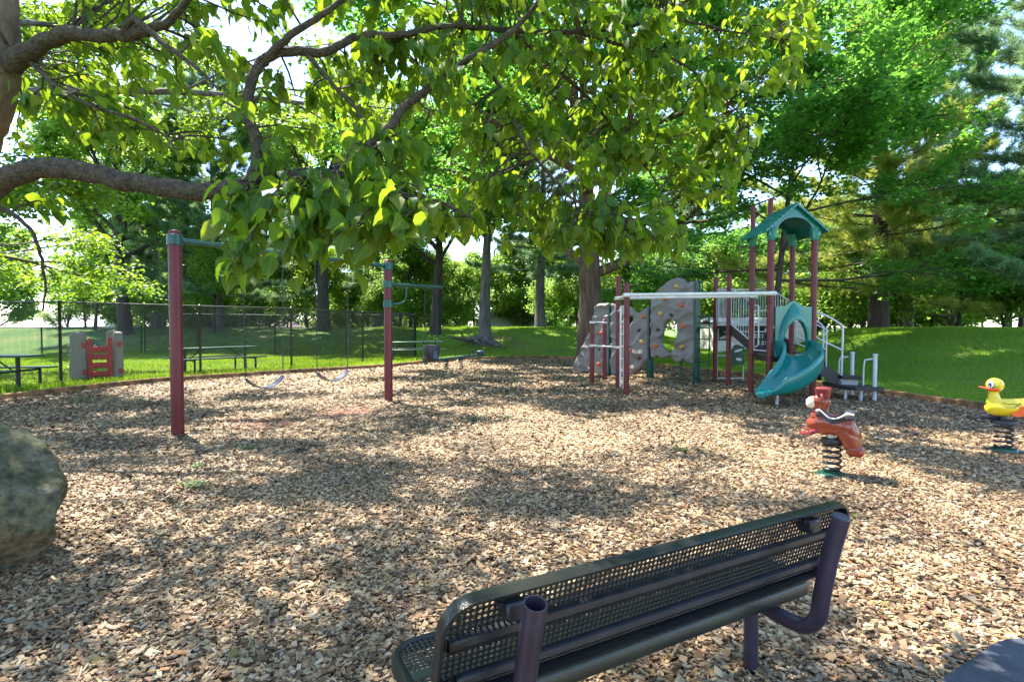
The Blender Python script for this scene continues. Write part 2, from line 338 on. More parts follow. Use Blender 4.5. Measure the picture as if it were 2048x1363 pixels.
def grass_mat():
    m, t, p = new_mat('lawn'); L = t.links.new
    g = t.nodes.new('ShaderNodeTexCoord')
    n1 = t.nodes.new('ShaderNodeTexNoise'); n1.inputs['Scale'].default_value = .45; n1.inputs['Detail'].default_value = 6; n1.inputs['Roughness'].default_value = .65; L(g.outputs['Object'], n1.inputs['Vector'])
    n2 = t.nodes.new('ShaderNodeTexNoise'); n2.inputs['Scale'].default_value = 30; n2.inputs['Detail'].default_value = 5; L(g.outputs['Object'], n2.inputs['Vector'])
    a = ramp(t, [(.3, (.05, .14, .012)), (.5, (.09, .20, .018)), (.60, (.15, .23, .03)), (.72, (.26, .19, .09))]); L(n1.outputs[0], a.inputs[0])
    b = ramp(t, [(.3, (.45, .45, .45)), (.7, (1.25, 1.25, 1.25))]); L(n2.outputs[0], b.inputs[0])
    mx = t.nodes.new('ShaderNodeMix'); mx.data_type = 'RGBA'; mx.blend_type = 'MULTIPLY'; mx.inputs['Factor'].default_value = 1; L(a.outputs[0], mx.inputs['A']); L(b.outputs[0], mx.inputs['B'])
    # bare soil round the foot of the tree on the bank
    v = t.nodes.new('ShaderNodeVectorMath'); v.operation = 'DISTANCE'; L(g.outputs['Object'], v.inputs[0]); v.inputs[1].default_value = (-1.2, 28.5, .5)
    am = t.nodes.new('ShaderNodeMath'); am.operation = 'MULTIPLY_ADD'; am.inputs[1].default_value = 4; L(n1.outputs[0], am.inputs[0]); L(v.outputs['Value'], am.inputs[2])
    mr = t.nodes.new('ShaderNodeMapRange'); mr.inputs['From Min'].default_value = 5.2; mr.inputs['From Max'].default_value = 3.8; L(am.outputs[0], mr.inputs['Value'])
    m2 = t.nodes.new('ShaderNodeMix'); m2.data_type = 'RGBA'; L(mr.outputs[0], m2.inputs['Factor']); L(mx.outputs['Result'], m2.inputs['A']); m2.inputs['B'].default_value = (.17, .10, .06, 1)
    L(m2.outputs['Result'], p.inputs['Base Color']); p.inputs['Roughness'].default_value = .9
    bp = t.nodes.new('ShaderNodeBump'); bp.inputs['Strength'].default_value = .9; bp.inputs['Distance'].default_value = .05; L(n2.outputs[0], bp.inputs['Height']); L(bp.outputs[0], p.inputs['Normal'])
    return m
M['lawn'] = grass_mat()
def rock_mat():
    m, t, p = new_mat('mossy_rock'); L = t.links.new
    g = t.nodes.new('ShaderNodeTexCoord')
    n1 = t.nodes.new('ShaderNodeTexNoise'); n1.inputs['Scale'].default_value = 2.2; n1.inputs['Detail'].default_value = 9; n1.inputs['Roughness'].default_value = .68; L(g.outputs['Object'], n1.inputs['Vector'])
    n2 = t.nodes.new('ShaderNodeTexNoise'); n2.inputs['Scale'].default_value = 17; n2.inputs['Detail'].default_value = 8; n2.inputs['Roughness'].default_value = .7; L(g.outputs['Object'], n2.inputs['Vector'])
    a = ramp(t, [(.30, (.06, .058, .045)), (.42, (.13, .135, .055)), (.50, (.22, .20, .13)), (.57, (.24, .22, .10)), (.64, (.33, .21, .10)), (.74, (.40, .39, .32))]); L(n1.outputs[0], a.inputs[0])
    b = ramp(t, [(.35, (.28, .28, .28)), (.55, (1.0, 1.0, 1.0)), (.66, (1.4, 1.4, 1.4)), (.76, (2.6, 2.8, 2.7))]); L(n2.outputs[0], b.inputs[0])
    mx = t.nodes.new('ShaderNodeMix'); mx.data_type = 'RGBA'; mx.blend_type = 'MULTIPLY'; mx.inputs['Factor'].default_value = 1; L(a.outputs[0], mx.inputs['A']); L(b.outputs[0], mx.inputs['B'])
    L(mx.outputs['Result'], p.inputs['Base Color']); p.inputs['Roughness'].default_value = .8
    n3 = t.nodes.new('ShaderNodeTexNoise'); n3.inputs['Scale'].default_value = 70; n3.inputs['Detail'].default_value = 6; n3.inputs['Roughness'].default_value = .75; L(g.outputs['Object'], n3.inputs['Vector'])
    ad = t.nodes.new('ShaderNodeMath'); ad.operation = 'MULTIPLY_ADD'; ad.inputs[1].default_value = .35; L(n3.outputs[0], ad.inputs[0]); L(n2.outputs[0], ad.inputs[2])
    bp = t.nodes.new('ShaderNodeBump'); bp.inputs['Strength'].default_value = 1.0; bp.inputs['Distance'].default_value = .06; L(ad.outputs[0], bp.inputs['Height']); L(bp.outputs[0], p.inputs['Normal'])
    return m
M['rock'] = rock_mat()

# ------------------------------------------------------------------ terrain
KERB = [(-10.4, 10.6), (-9.35, 14.5), (-7.26, 16.9), (-4.8, 19.5), (-2.65, 23.1), (0, 24.9), (2.6, 24.6), (4.3, 22.3), (5.7, 18.9), (7.2, 15.4), (8.1, 11.9), (8.46, 9.76),
        (8.75, 7), (8.4, 4.5), (7, 1.6), (4.2, -.8), (0, -1.9), (-5, -1.6), (-9, 1.2), (-10.6, 5.5)]
KC = np.array((-.5, 11.0))
kl = catmull(KERB, 14, True)
kang = np.arctan2(kl[:, 1] - KC[1], kl[:, 0] - KC[0]); krad = np.hypot(kl[:, 0] - KC[0], kl[:, 1] - KC[1])
o_ = np.argsort(kang); kang, krad = kang[o_], krad[o_]
def kR(a): return np.interp(a, kang, krad, period=2 * math.pi)
def dout(x, y):
    x, y = np.asarray(x, float), np.asarray(y, float)
    return np.hypot(x - KC[0], y - KC[1]) - kR(np.arctan2(y - KC[1], x - KC[0]))
def T(x, y):
    x, y = np.asarray(x, float), np.asarray(y, float); d = dout(x, y)
    wr = smooth(-4, 1, x)
    q_ = x / np.maximum(y, 1e-3); dip = smooth(.2, .32, q_) * (1 - smooth(.48, .66, q_)) * (y > 5)
    hr = 1.32 * (1 - .55 * dip) * smooth(.3, 10, d) - 1.7 * smooth(14, 34, d)
    hl = 1.32 * smooth(25.5, 37, y) - 1.7 * smooth(42, 60, y)
    far = smooth(-3, 4, y)
    und = .035 * np.sin(x * .9 + 1.3) * np.sin(y * .8) + .02 * np.sin(x * 2.3) * np.cos(y * 2.1)
    h = (wr * hr + (1 - wr) * hl) * far + .085 + und * smooth(.5, 3, d)
    return np.where(d > 0.02, h, -.12)
nth = 420; offs = [-1.0, -.06, .04, .06, .2, .5, .9, 1.4, 2, 2.7, 3.5, 4.4, 5.4, 6.5, 7.7, 9, 10.5, 12, 14, 16.5, 19, 22, 26, 31, 38, 48, 65, 100, 180, 400, 900]
th = np.linspace(-math.pi, math.pi, nth, endpoint=False); V = [[KC[0], KC[1], -.12]]
for o in offs:
    r_ = kR(th) + o; x, y = KC[0] + r_ * np.cos(th), KC[1] + r_ * np.sin(th)
    V += list(np.stack([x, y, T(x, y)], 1))
V = np.array(V); F = []
for i in range(len(offs) - 1):
    for k in range(nth): F.append((1 + i * nth + k, 1 + (i + 1) * nth + k, 1 + (i + 1) * nth + (k + 1) % nth, 1 + i * nth + (k + 1) % nth))
for k in range(0, nth, 2): F.append((0, 1 + k, 1 + (k + 1) % nth, 1 + (k + 2) % nth))
tag(link_mesh('ground', np_mesh('ground', V, np.array(F), flat=False), M['lawn']), 'grass covered ground with low bank round the playground', kind='structure')
def chipz(x, y):
    x, y = np.asarray(x, float), np.asarray(y, float)
    z = .012 * np.sin(x * 1.7 + .5) * np.sin(y * 1.3) + .008 * np.sin(x * 4.1) * np.sin(y * 3.7 + 1)
    for (a, b, r_, h) in ((-3.75, 8.35, .7, .07), (-2.9, 9.55, .65, .05)):
        z = z - h * np.exp(-((x - a) ** 2 + (y - b) ** 2) / r_ ** 2)
    return z
rr = np.linspace(0, 1, 60)[1:]; V = [[KC[0], KC[1], float(chipz(*KC))]]; F = []
for q in rr:
    r_ = (kR(th) - .04) * q; x, y = KC[0] + r_ * np.cos(th), KC[1] + r_ * np.sin(th); V += list(np.stack([x, y, chipz(x, y)], 1))
for i in range(len(rr) - 1):
    for k in range(nth): F.append((1 + i * nth + k, 1 + (i + 1) * nth + k, 1 + (i + 1) * nth + (k + 1) % nth, 1 + i * nth + (k + 1) % nth))
for k in range(0, nth, 2): F.append((0, 1 + k, 1 + (k + 1) % nth, 1 + (k + 2) % nth))
tag(link_mesh('playground_surface', np_mesh('playground_surface', np.array(V), np.array(F), flat=False), M['chipbed']), 'bed of brown wood chips filling the playground', kind='structure')

def scatter(n, ymin, ymax, xpad=.5):
    """random points inside the kerb and the view wedge, uniform per square metre"""
    P = []
    while sum(len(p) for p in P) < n:
        y = rng.uniform(ymin, ymax, n * 2); x = rng.uniform(-1, 1, n * 2) * (.98 * ymax + xpad)
        k = (np.abs(x) < .98 * y + xpad) & (dout(x, y) < -.12); P.append(np.stack([x[k], y[k]], 1))
    return np.concatenate(P)[:n]
def soil(x, y): return np.maximum(np.exp(-((x + 3.75) ** 2 + (y - 8.35) ** 2) / .35), np.exp(-((x + 2.9) ** 2 + (y - 9.55) ** 2) / .3))
VV, FF, RR = [], [], []; base = 0
for (n, y0, y1, sc_, box) in ((54000, .9, 3.2, .76, True), (105000, 3.2, 6.2, .82, True), (170000, 6.2, 11.5, 1.0, False), (120000, 11.5, 24.5, 1.6, False)):
    P = scatter(n, y0, y1); P = P[rng.uniform(size=n) > .85 * soil(P[:, 0], P[:, 1])]; n = len(P)
    L_ = rng.gamma(6, .0048, n) * sc_ * .5 + .004; W_ = L_ * rng.uniform(.35, .85, n); L_ = np.clip(L_, .006, .035 * sc_)
    spl = rng.uniform(size=n) < .14; W_[spl] *= .38; L_[spl] *= 1.35; big = rng.uniform(size=n) < .02; L_[big] *= 1.9; ya = rng.uniform(0, 2 * math.pi, n)
    tl = rng.normal(0, .25, n); tr = rng.normal(0, .22, n)
    u = np.stack([np.cos(ya) * np.cos(tl), np.sin(ya) * np.cos(tl), np.sin(tl)], 1)
    w = np.stack([-np.sin(ya) * np.cos(tr), np.cos(ya) * np.cos(tr), np.sin(tr)], 1)
    c = np.stack([P[:, 0], P[:, 1], chipz(P[:, 0], P[:, 1]) + .004 + rng.uniform(0, .02, n) + np.abs(np.sin(tl)) * L_ * .5], 1)
    cor = []
    for a, b in ((-1, -1), (1, -1), (1, 1), (-1, 1)):
        ja = a * L_ * rng.uniform(.65, 1.05, n); jb = b * W_ * rng.uniform(.6, 1.1, n); cor.append(c + u * ja[:, None] + w * jb[:, None])
    top = np.stack(cor, 1)
    if box:
        nrm = np.cross(u, w); bot = top - nrm[:, None, :] * rng.uniform(.003, .008, n)[:, None, None]
        Vn = np.concatenate([top, bot], 1).reshape(-1, 3); b0 = base + np.arange(n)[:, None] * 8
        tf = np.array([[0, 1, 2, 3], [0, 4, 5, 1], [1, 5, 6, 2], [2, 6, 7, 3], [3, 7, 4, 0]]); k = 8
    else:
        Vn = top.reshape(-1, 3); b0 = base + np.arange(n)[:, None] * 4; tf = np.array([[0, 1, 2, 3]]); k = 4
    FF.append((b0[:, :, None] + tf[None]).reshape(-1, 4)); VV.append(Vn); base += len(Vn)
    RR.append(np.repeat(rng.uniform(0, 1, n), k))
tag(link_mesh('wood_chips', np_mesh('wood_chips', np.concatenate(VV), np.concatenate(FF), np.concatenate(RR)), M['chip']), 'loose brown and tan wood chips covering the playground', 'wood chips', kind='stuff')

# fallen leaves and grass bits lying on the chips
n = 900; P = scatter(n, 1.2, 14); P = P[rng.permutation(n)]; a = rng.uniform(0, 6.283, n)
FALL = (P, a)
# grass blades
def blades(n, fn, h, wd_):
    P = fn(n); n = len(P); z = T(P[:, 0], P[:, 1]); a = rng.uniform(0, 2 * math.pi, n); hh = h * rng.uniform(.5, 1.3, n); w = wd_ * rng.uniform(.6, 1.3, n)
    sx, sy = np.cos(a), np.sin(a); ln = rng.normal(0, .45, (n, 2)) * hh[:, None]
    p0 = np.stack([P[:, 0] - sx * w, P[:, 1] - sy * w, z - .01], 1); p1 = np.stack([P[:, 0] + sx * w, P[:, 1] + sy * w, z - .01], 1)
    p2 = np.stack([P[:, 0] + sx * w * .25 + ln[:, 0], P[:, 1] + sy * w * .25 + ln[:, 1], z + hh], 1); p3 = np.stack([P[:, 0] - sx * w * .25 + ln[:, 0], P[:, 1] - sy * w * .25 + ln[:, 1], z + hh * .97], 1)
    return np.stack([p0, p1, p2, p3], 1).reshape(-1, 3), np.arange(4 * n).reshape(-1, 4), np.repeat(np.clip(rng.normal(.5, .22, n) + .25 * np.sin(P[:, 0] * .8) * np.sin(P[:, 1] * .7), 0, 1), 4)
def reg(x0, x1, y0, y1, dmin=.12, dmax=99):
    def f(n):
        x = rng.uniform(x0, x1, n); y = rng.uniform(y0, y1, n); d = dout(x, y); k = (d > dmin) & (d < dmax) & (np.abs(x) < y * 1.0 + 1); return np.stack([x[k], y[k]], 1)
    return f
parts = [blades(260000, reg(5.5, 20, 6.5, 24), .055, .008), blades(150000, reg(-24, 0, 12, 30), .06, .011), blades(110000, reg(-9, 12, 19, 38), .07, .014), blades(60000, reg(-13, -2, 9, 25, .12, .8), .12, .012)]
VV, FF, RR, b = [], [], [], 0
for v, f, r_ in parts: VV.append(v); FF.append(f + b); RR.append(r_); b += len(v)
tag(link_mesh('grass', np_mesh('grass', np.concatenate(VV), np.concatenate(FF), np.concatenate(RR)), M['grass_blade']), 'short green grass growing on the lawn and bank', 'grass', kind='stuff')

# kerb timbers: one edging, run of butted beams
kb = thing('timber_edging', 'low brown timber edging running round the wood chip bed', 'edging', (0, 0, 0))
n_b = 34; ks = catmull(KERB, 40, True); seg = np.r_[0, np.cumsum(np.hypot(*np.diff(np.vstack([ks, ks[:1]]), axis=0).T))]
def kpt(s): s = s % seg[-1]; kk = np.vstack([ks, ks[:1]]); return Vector((np.interp(s, seg, kk[:, 0]), np.interp(s, seg, kk[:, 1]), 0))
for i in range(n_b):
    a, b = kpt(seg[-1] * i / n_b), kpt(seg[-1] * (i + 1) / n_b); m_ = MB(); nseg = 4
    rings = []
    for j in range(nseg + 1):
        s = seg[-1] * (i + (.003 + .994 * j / nseg)) / n_b; p = kpt(s); t_ = (kpt(s + .05) - kpt(s - .05)).normalized(); q = Vector((t_.y, -t_.x, 0))
        w = .065; zt = .125 + .008 * math.sin(i * 2.3)
        rings.append([p + q * -w + Vector((0, 0, -.1)), p + q * -w + Vector((0, 0, zt - .012)), p + q * (-w + .012) + Vector((0, 0, zt)), p + q * (w - .012) + Vector((0, 0, zt)), p + q * w + Vector((0, 0, zt - .012)), p + q * w + Vector((0, 0, -.1))])
    m_.loft(rings); m_.build('timber', M['timber'], kb, angle=30)
# concrete slab in the near right corner
pm = MB(); g0 = [at(1815, 1375, 2.2), at(2075, 1262, 2.2)]
pm.prism([(1.79, 2.20), (2.22, 2.44), (2.30, 2.47), (2.9, 2.52), (3.4, 1.4), (1.6, .7), (1.2, 1.6)], (0, 0, -.05), (1, 0, 0), (0, 1, 0), (0, 0, .10))
tag(pm.build('path', M['concrete']), 'dark grey concrete slab at the edge of the wood chips', kind='structure')

# ------------------------------------------------------------------ vegetation generators
LEAFQ = (np.array([[0, 0, 0], [.45, .42, .07], [1, 0, -.06], [.45, -.42, .07]]), np.array([[0, 1, 2, 3]]))
LEAFM = (np.array([[0, 0, 0], [.25, .42, .05], [.45, .16, .0], [.65, .48, .07], [1, 0, -.08], [.65, -.48, .07], [.45, -.16, 0], [.25, -.42, .05]]), np.array([[0, 1, 2, 6], [0, 6, 6, 7]]))
LEAFM = (np.array([[0, 0, 0], [.3, .5, .06], [.62, .2, .0], [1, 0, -.08], [.62, -.2, 0], [.3, -.5, .06]]), np.array([[0, 1, 2, 3], [0, 3, 4, 5]]))
_u = [0, .16, .42, .72, 1.0]; _w = [0, .26, .34, .20, 0]; _z = [0, .03, .03, -.04, -.16]
_lv = [[_u[0], 0, 0]]
for k in (1, 2, 3): _lv += [[_u[k], _w[k], _z[k] + .08], [_u[k], 0, _z[k]], [_u[k], -_w[k], _z[k] + .08]]
_lv += [[1.0, 0, -.16]]
LEAFD = (np.array(_lv), np.array([[0, 2, 2, 1], [1, 2, 5, 4], [4, 5, 8, 7], [2, 3, 6, 5], [5, 6, 9, 8]]))
LEAFD = (np.array(_lv), np.array([[1, 2, 5, 4], [4, 5, 8, 7], [2, 3, 6, 5], [5, 6, 9, 8], [0, 3, 2, 1], [10, 7, 8, 9]]))
def leaves_mesh(name, P, D, N, S, tmpl, rnd, smooth_=False):
    tv, tf = tmpl; D = D / np.linalg.norm(D, axis=1)[:, None]; B = np.cross(N, D); B /= np.linalg.norm(B, axis=1)[:, None] + 1e-9; N = np.cross(D, B)
    V = P[:, None, :] + S[:, None, None] * (tv[None, :, 0, None] * D[:, None] + tv[None, :, 1, None] * B[:, None] + tv[None, :, 2, None] * N[:, None])
    F = (np.arange(len(P))[:, None, None] * len(tv) + tf[None]).reshape(-1, 4)
    me = np_mesh(name, V.reshape(-1, 3), F, np.repeat(rnd, len(tv)), flat=not smooth_)
    if smooth_:
        a = me.attributes.new('luv', 'FLOAT_VECTOR', 'POINT'); a.data.foreach_set('vector', np.ascontiguousarray(np.tile(tv, (len(P), 1)), np.float32).ravel())
    return me
def rv(s=1): return Vector((random.gauss(0, s), random.gauss(0, s), random.gauss(0, s)))
def limb(p, d, L, n, bend=0, wob=.12):
    """polyline from p along d, curving towards +z (bend>0) or down"""
    pts = [Vector(p)]; d = Vector(d).normalized()
    for i in range(n):
        d = (d + Vector((0, 0, bend / n)) + rv(wob / math.sqrt(n))).normalized(); pts.append(pts[-1] + d * L / n)
    return pts
def gen_broad(seed, H, tr, fork, nl, cr_, nleaf, ls, mat_bark, mat_leaf, bend=.25, sub=7, twig=5, prof=None, el=(15, 45), tmpl=LEAFQ, droop=.5, spread=.22, flare=1.7, low=0, clump=1.0):
    random.seed(seed); r0 = np.random.default_rng(seed); m = MB(); anchors = []
    tp = limb((0, 0, -.1), (0, 0, 1), H * .82, 9, 0, .10); rr_ = [tr * (flare if i == 0 else 1) * (1 - .82 * i / 9) for i in range(10)]; rr_[1] = tr * .95
    # root flare: extra ring near the ground
    tp2 = [tp[0], tp[0].lerp(tp[1], .12), tp[0].lerp(tp[1], .35)] + tp[1:]; rr2 = [tr * flare, tr * (1 + (flare - 1) * .35), tr * 1.05] + rr_[1:]
    m.tube(tp2, rr2, 12, caps=False)
    def along(pts, t): f = t * (len(pts) - 1); i = min(int(f), len(pts) - 2); return pts[i].lerp(pts[i + 1], f - i), (pts[i + 1] - pts[i]).normalized()
    az = random.uniform(0, 6.28); prof = prof or (lambda t: math.sin(math.pi * min(1, .22 + t * .72)) ** .7)
    for i in range(nl):
        t = (i + random.uniform(0, .8)) / nl; h = fork + (H * .8 - fork) * t; p, _ = along(tp, h / (H * .82)); az += 2.4 + random.uniform(-.3, .3)
        e = R(random.uniform(*el)) + t * .4; L = cr_ * prof(t) * random.uniform(.8, 1.12)
        pts = limb(p, (math.cos(az) * math.cos(e), math.sin(az) * math.cos(e), math.sin(e)), L, 7, bend - low * (1 - t), .22)
        r1 = tr * .42 * (1 - .55 * t) * (L / cr_) ** .5; m.tube(pts, [r1 * (1 - .85 * k / 7) for k in range(8)], 6, caps=False)
        for s in range(sub):
            u = .22 + .78 * (s + random.random()) / sub; q, d = along(pts, min(u, .995)); side = 1 if s % 2 else -1
            d2 = (d + d.cross(Vector((0, 0, 1))) * side * random.uniform(.5, 1.2) + Vector((0, 0, random.uniform(-.15, .4)))).normalized()
            L2 = L * .42 * (1.25 - u) + .5; sp = limb(q, d2, L2, 4, .1 - low, .3); m.tube(sp, [r1 * .3 * (1 - .2 * k) + .006 for k in range(5)], 4, caps=False)
            for w in range(twig):
                u2 = .2 + .8 * (w + random.random()) / twig; q2, dd = along(sp, min(u2, .995))
                d3 = (dd + dd.cross(Vector((0, 0, 1))) * (1 if w % 2 else -1) * random.uniform(.3, 1.3) + rv(.25)).normalized(); L3 = random.uniform(.35, .8) * (cr_ / 5) ** .5
                tw = limb(q2, d3, L3, 2, -.15, .2); m.tube(tw, [.012, .008, .004], 3, caps=False); anchors.append(tw)
    A = np.array([[list(a) for a in tw] for tw in anchors]); n = nleaf
    wgt = r0.gamma(1.6, 1, len(A)) ** clump; idx = r0.choice(len(A), n, p=wgt / wgt.sum()); t = r0.uniform(.0, 2.2, n).clip(0, 2); i0 = np.minimum(t.astype(int), 1); fr = (t - i0)[:, None]
    P = A[idx, i0] * (1 - fr) + A[idx, i0 + 1] * fr + r0.normal(0, spread, (n, 3)) * np.array([1, 1, .6])
    a = r0.uniform(0, 2 * math.pi, n); D = np.stack([np.cos(a), np.sin(a), r0.normal(-droop, .35, n)], 1); N = np.stack([r0.normal(0, .45, n), r0.normal(0, .45, n), np.ones(n)], 1)
    tone = r0.normal(0, .16, len(A))[idx] + r0.normal(.48, .17, n)
    return m, leaves_mesh('crown', P, D, N, ls * r0.uniform(.65, 1.25, n), tmpl, np.clip(tone, 0, 1)), mat_bark, mat_leaf
def gen_pine(seed, H, tr, fork, cr_, ntuft, nl_, mat_bark, mat_leaf, per=8, lenf=.16):
    random.seed(seed); r0 = np.random.default_rng(seed); m = MB(); anc = []
    tp = limb((0, 0, -.1), (0, 0, 1), H, 10, 0, .05); m.tube([tp[0], tp[0].lerp(tp[1], .2)] + tp[1:], [tr * 1.4] + [tr * 1.02] + [tr * (1 - .9 * i / 10) for i in range(1, 11)], 10, caps=False)
    h = fork; az = 0
    while h < H * .97:
        f = (h - fork) / (H - fork); nb = random.choice((3, 4, 5)); az += random.random() * 2
        for k in range(nb):
            a = az + k * 6.283 / nb + random.uniform(-.3, .3); L = cr_ * (1 - f) ** .75 * random.uniform(.55, 1.1) + .4; e = R(-8 + 34 * f + random.uniform(-8, 10))
            i_ = min(int(h / H * 10), 9); p = tp[i_].lerp(tp[i_ + 1], h / H * 10 - i_)
            pts = limb(p, (math.cos(a) * math.cos(e), math.sin(a) * math.cos(e), math.sin(e)), L, 6, .28, .16); r1 = .014 + tr * .09 * (1 - f) ; m.tube(pts, [r1 * (1 - .14 * q) for q in range(7)], 4, caps=False)
            for s in range(int(4 + L * 2.4)):
                u = random.uniform(.12, 1); fi = u * 6; ii = min(int(fi), 5); q = pts[ii].lerp(pts[ii + 1], fi - ii); d = (pts[ii + 1] - pts[ii]).normalized()
                d2 = (d + d.cross(Vector((0, 0, 1))) * random.choice((-1, 1)) * random.uniform(.3, 1) + Vector((0, 0, random.uniform(-.05, .25)))).normalized(); L2 = random.uniform(.4, 1.0) * (1.3 - u) * (L / 3) ** .4 + .15
                tw = limb(q, d2, L2, 2, .15, .12); m.tube(tw, [.012, .008, .005], 3, caps=False); anc.append(tw)
        h += random.uniform(.45, .8) * nl_
    A = np.array([[list(a) for a in tw] for tw in anc]); n = ntuft; idx = r0.integers(0, len(A), n); t = r0.uniform(.3, 2.0, n); i0 = np.minimum(t.astype(int), 1); fr = (t - i0)[:, None]
    C = A[idx, i0] * (1 - fr) + A[idx, i0 + 1] * fr + r0.normal(0, .05, (n, 3)); ax = A[idx, 2] - A[idx, 0]; ax /= np.linalg.norm(ax, axis=1)[:, None]
    P = np.repeat(C, per, 0); D = np.repeat(ax, per, 0) * .6 + r0.normal(0, .55, (n * per, 3)) + np.array([0, 0, .1]); N = r0.normal(0, 1, (n * per, 3)); S = lenf * r0.uniform(.6, 1.2, n * per)
    tm = (np.array([[0, -.035, 0], [0, .035, 0], [1, .02, 0], [1, -.02, 0]]), np.array([[0, 1, 2, 3]]))
    tone = np.repeat(np.clip(r0.normal(.4, .2, len(A))[idx] + r0.normal(.05, .1, n), 0, 1), per)
    return m, leaves_mesh('crown', P, D, N, S, tm, tone), mat_bark, mat_leaf
def plant_tree(gen, name, label, cat, x, y, rz=0, s=1, group=None, z=None):
    m, crown, mb_, ml = gen; o = thing(name, None, None, (0, 0, 0)); m.build('trunk', mb_, o, angle=60); link_mesh('crown', crown, ml, o)
    o.location = (x, y, float(T(x, y)) - .05 if z is None else z); o.rotation_euler[2] = rz; o.scale = (s,) * 3; return tag(o, label, cat, group)
def plant_copy(src, label, x, y, rz=0, s=1, sz=None, z=None):
    o = copy_tree(src); o.location = (x, y, float(T(x, y)) - .05 if z is None else z); o.rotation_euler[2] = rz; o.scale = (s, s, sz or s); o['label'] = label; return o

#@@TREES
# big maple behind the climbing wall
gm = gen_broad(11, 15.5, .52, 3.4, 21, 10.6, 105000, .165, M['bark_maple'], M['leaf_maple'], bend=.12, sub=9, twig=7, el=(8, 38), tmpl=LEAFM, spread=.26, low=.25, droop=.35, prof=lambda t: 1 - .55 * t * t, clump=1.7)
plant_tree(gm, 'maple_tree', 'big maple with thick flared brown trunk behind the left end of the climbing wall', 'tree', 3.0, 20.6, 1.1)
gm2 = gen_broad(23, 15, .13, 2.8, 20, 7.2, 66000, .15, M['bark_dark'], M['leaf_maple'], bend=.05, sub=9, twig=6, el=(5, 35), tmpl=LEAFM, spread=.24, low=.25, droop=.3, prof=lambda t: 1 - .5 * t * t, clump=1.6)
plant_tree(gm2, 'maple_tree', 'dark green maple rising behind the roofed slide tower', 'tree', 9.08, 19.0, .4)
# bright maple at the left
gl = gen_broad(31, 13, .26, 2.4, 19, 7.0, 85000, .12, M['bark_grey'], M['leaf_bright'], bend=-.1, sub=9, twig=6, el=(5, 40), tmpl=LEAFM, spread=.22, low=.35, droop=.5, prof=lambda t: 1 - .45 * t * t)
plant_tree(gl, 'maple_tree', 'yellow green maple with branches drooping over the chain link fence at far left', 'tree', -15.2, 10.6, .3)
gh = gen_broad(37, 13.5, .24, 5.4, 19, 9.4, 72000, .105, M['bark_grey'], M['leaf_bright'], bend=-.05, sub=9, twig=6, el=(5, 35), tmpl=LEAFM, spread=.2, low=.05, droop=.5, prof=lambda t: 1 - .35 * t * t, clump=2.2)  # extra maple, trunk out of view, added to cast dappled shade on the chips
plant_tree(gh, 'maple_tree', 'high crowned bright maple added beyond the left edge to shade the wood chips', 'tree', -10.3, 9.5, 1.9)
# mid trees on the bank
g3 = gen_broad(41, 15, .34, 4.6, 15, 6.4, 55000, .19, M['bark_grey'], M['leaf_maple'], bend=.35, sub=8, twig=6, el=(25, 55), flare=2.3)
plant_tree(g3, 'bank_tree', 'grey trunked tree with spreading roots on the bare soil of the bank', 'tree', -1.45, 29.2, 2.0)
bt = bpy.data.objects['bank_tree']; m = MB(); random.seed(3)
for k in range(11):
    a = k * .571 + random.uniform(-.2, .2); L_ = random.uniform(1.2, 2.6); pts = []
    for j in range(8):
        f = j / 7; r_ = .2 + L_ * f; aa = a + .35 * math.sin(f * 5 + k); x, y = r_ * math.cos(aa), r_ * math.sin(aa); pts.append(Vector((x, y, float(T(-1.45 + x, 29.2 + y)) - float(T(-1.45, 29.2)) + .05 + .38 * (1 - f) ** 5 + .03 * (1 - f))))
    m.tube(pts, [.13 * (1 - f) ** 1.3 + .02 for f in np.linspace(0, 1, 8)], 7)
m.build('roots', M['bark_grey'], bt, angle=60)
g4 = gen_broad(43, 13, .36, 4.0, 15, 6.0, 48000, .2, M['bark_dark'], M['leaf_mid'], bend=.2, sub=8, twig=6)
t4 = plant_tree(g4, 'shade_tree', 'dark trunked tree on the bank just right of the short swing arm', 'tree', -4.7, 33.0, .5)
t5 = plant_copy(t4, 'dark trunked tree on the bank behind the belt swings', -12.0, 34.5, 2.2, 1.15)
t6 = plant_copy(t4, 'tree with dark trunk behind the plastic play castle', -23.6, 33.0, 4.0, 1.1)
gp = gen_pine(51, 17, .34, 4.0, 5.0, 20000, 1.0, M['bark_grey'], M['needle'], 9, .27)
p1 = plant_tree(gp, 'pine_tree', 'tall pine with a straight grey trunk on the bank left of the big maple', 'tree', 1.8, 35.0, 0)
gp2 = gen_pine(57, 14, .40, 1.9, 6.2, 24000, .85, M['bark_dark'], M['needle_y'], 10, .26)
p2 = plant_tree(gp2, 'pine_tree', 'yellow green sunlit pine on the right bank with a thick dark trunk', 'tree', 15.6, 23.0, .6)
gp3 = gen_pine(61, 16, .30, 2.2, 7.2, 30000, .85, M['bark_grey'], M['needle'], 10, .25)
p3 = plant_tree(gp3, 'pine_tree', 'blue green pine reaching in from the right edge above the bank', 'tree', 20.8, 19.5, .2)
p4 = plant_copy(p3, 'tall blue green pine behind the yellow green pine', 21.5, 29.5, 2.1, 1.15)
p5 = plant_copy(p3, 'blue green pine far behind the left play castle', -19.5, 36, 1.0, 1.1)
p6 = plant_copy(p1, 'grey green pine between the swing posts in the distance', -11, 44, 1.0, 1.0)
p7 = plant_copy(p1, 'far pine at left behind the picnic tables', -27, 41, 2.0, 1.2)
p8 = plant_copy(p1, 'pine far behind the tower roof', 14.0, 40, 3.0, 1.1)
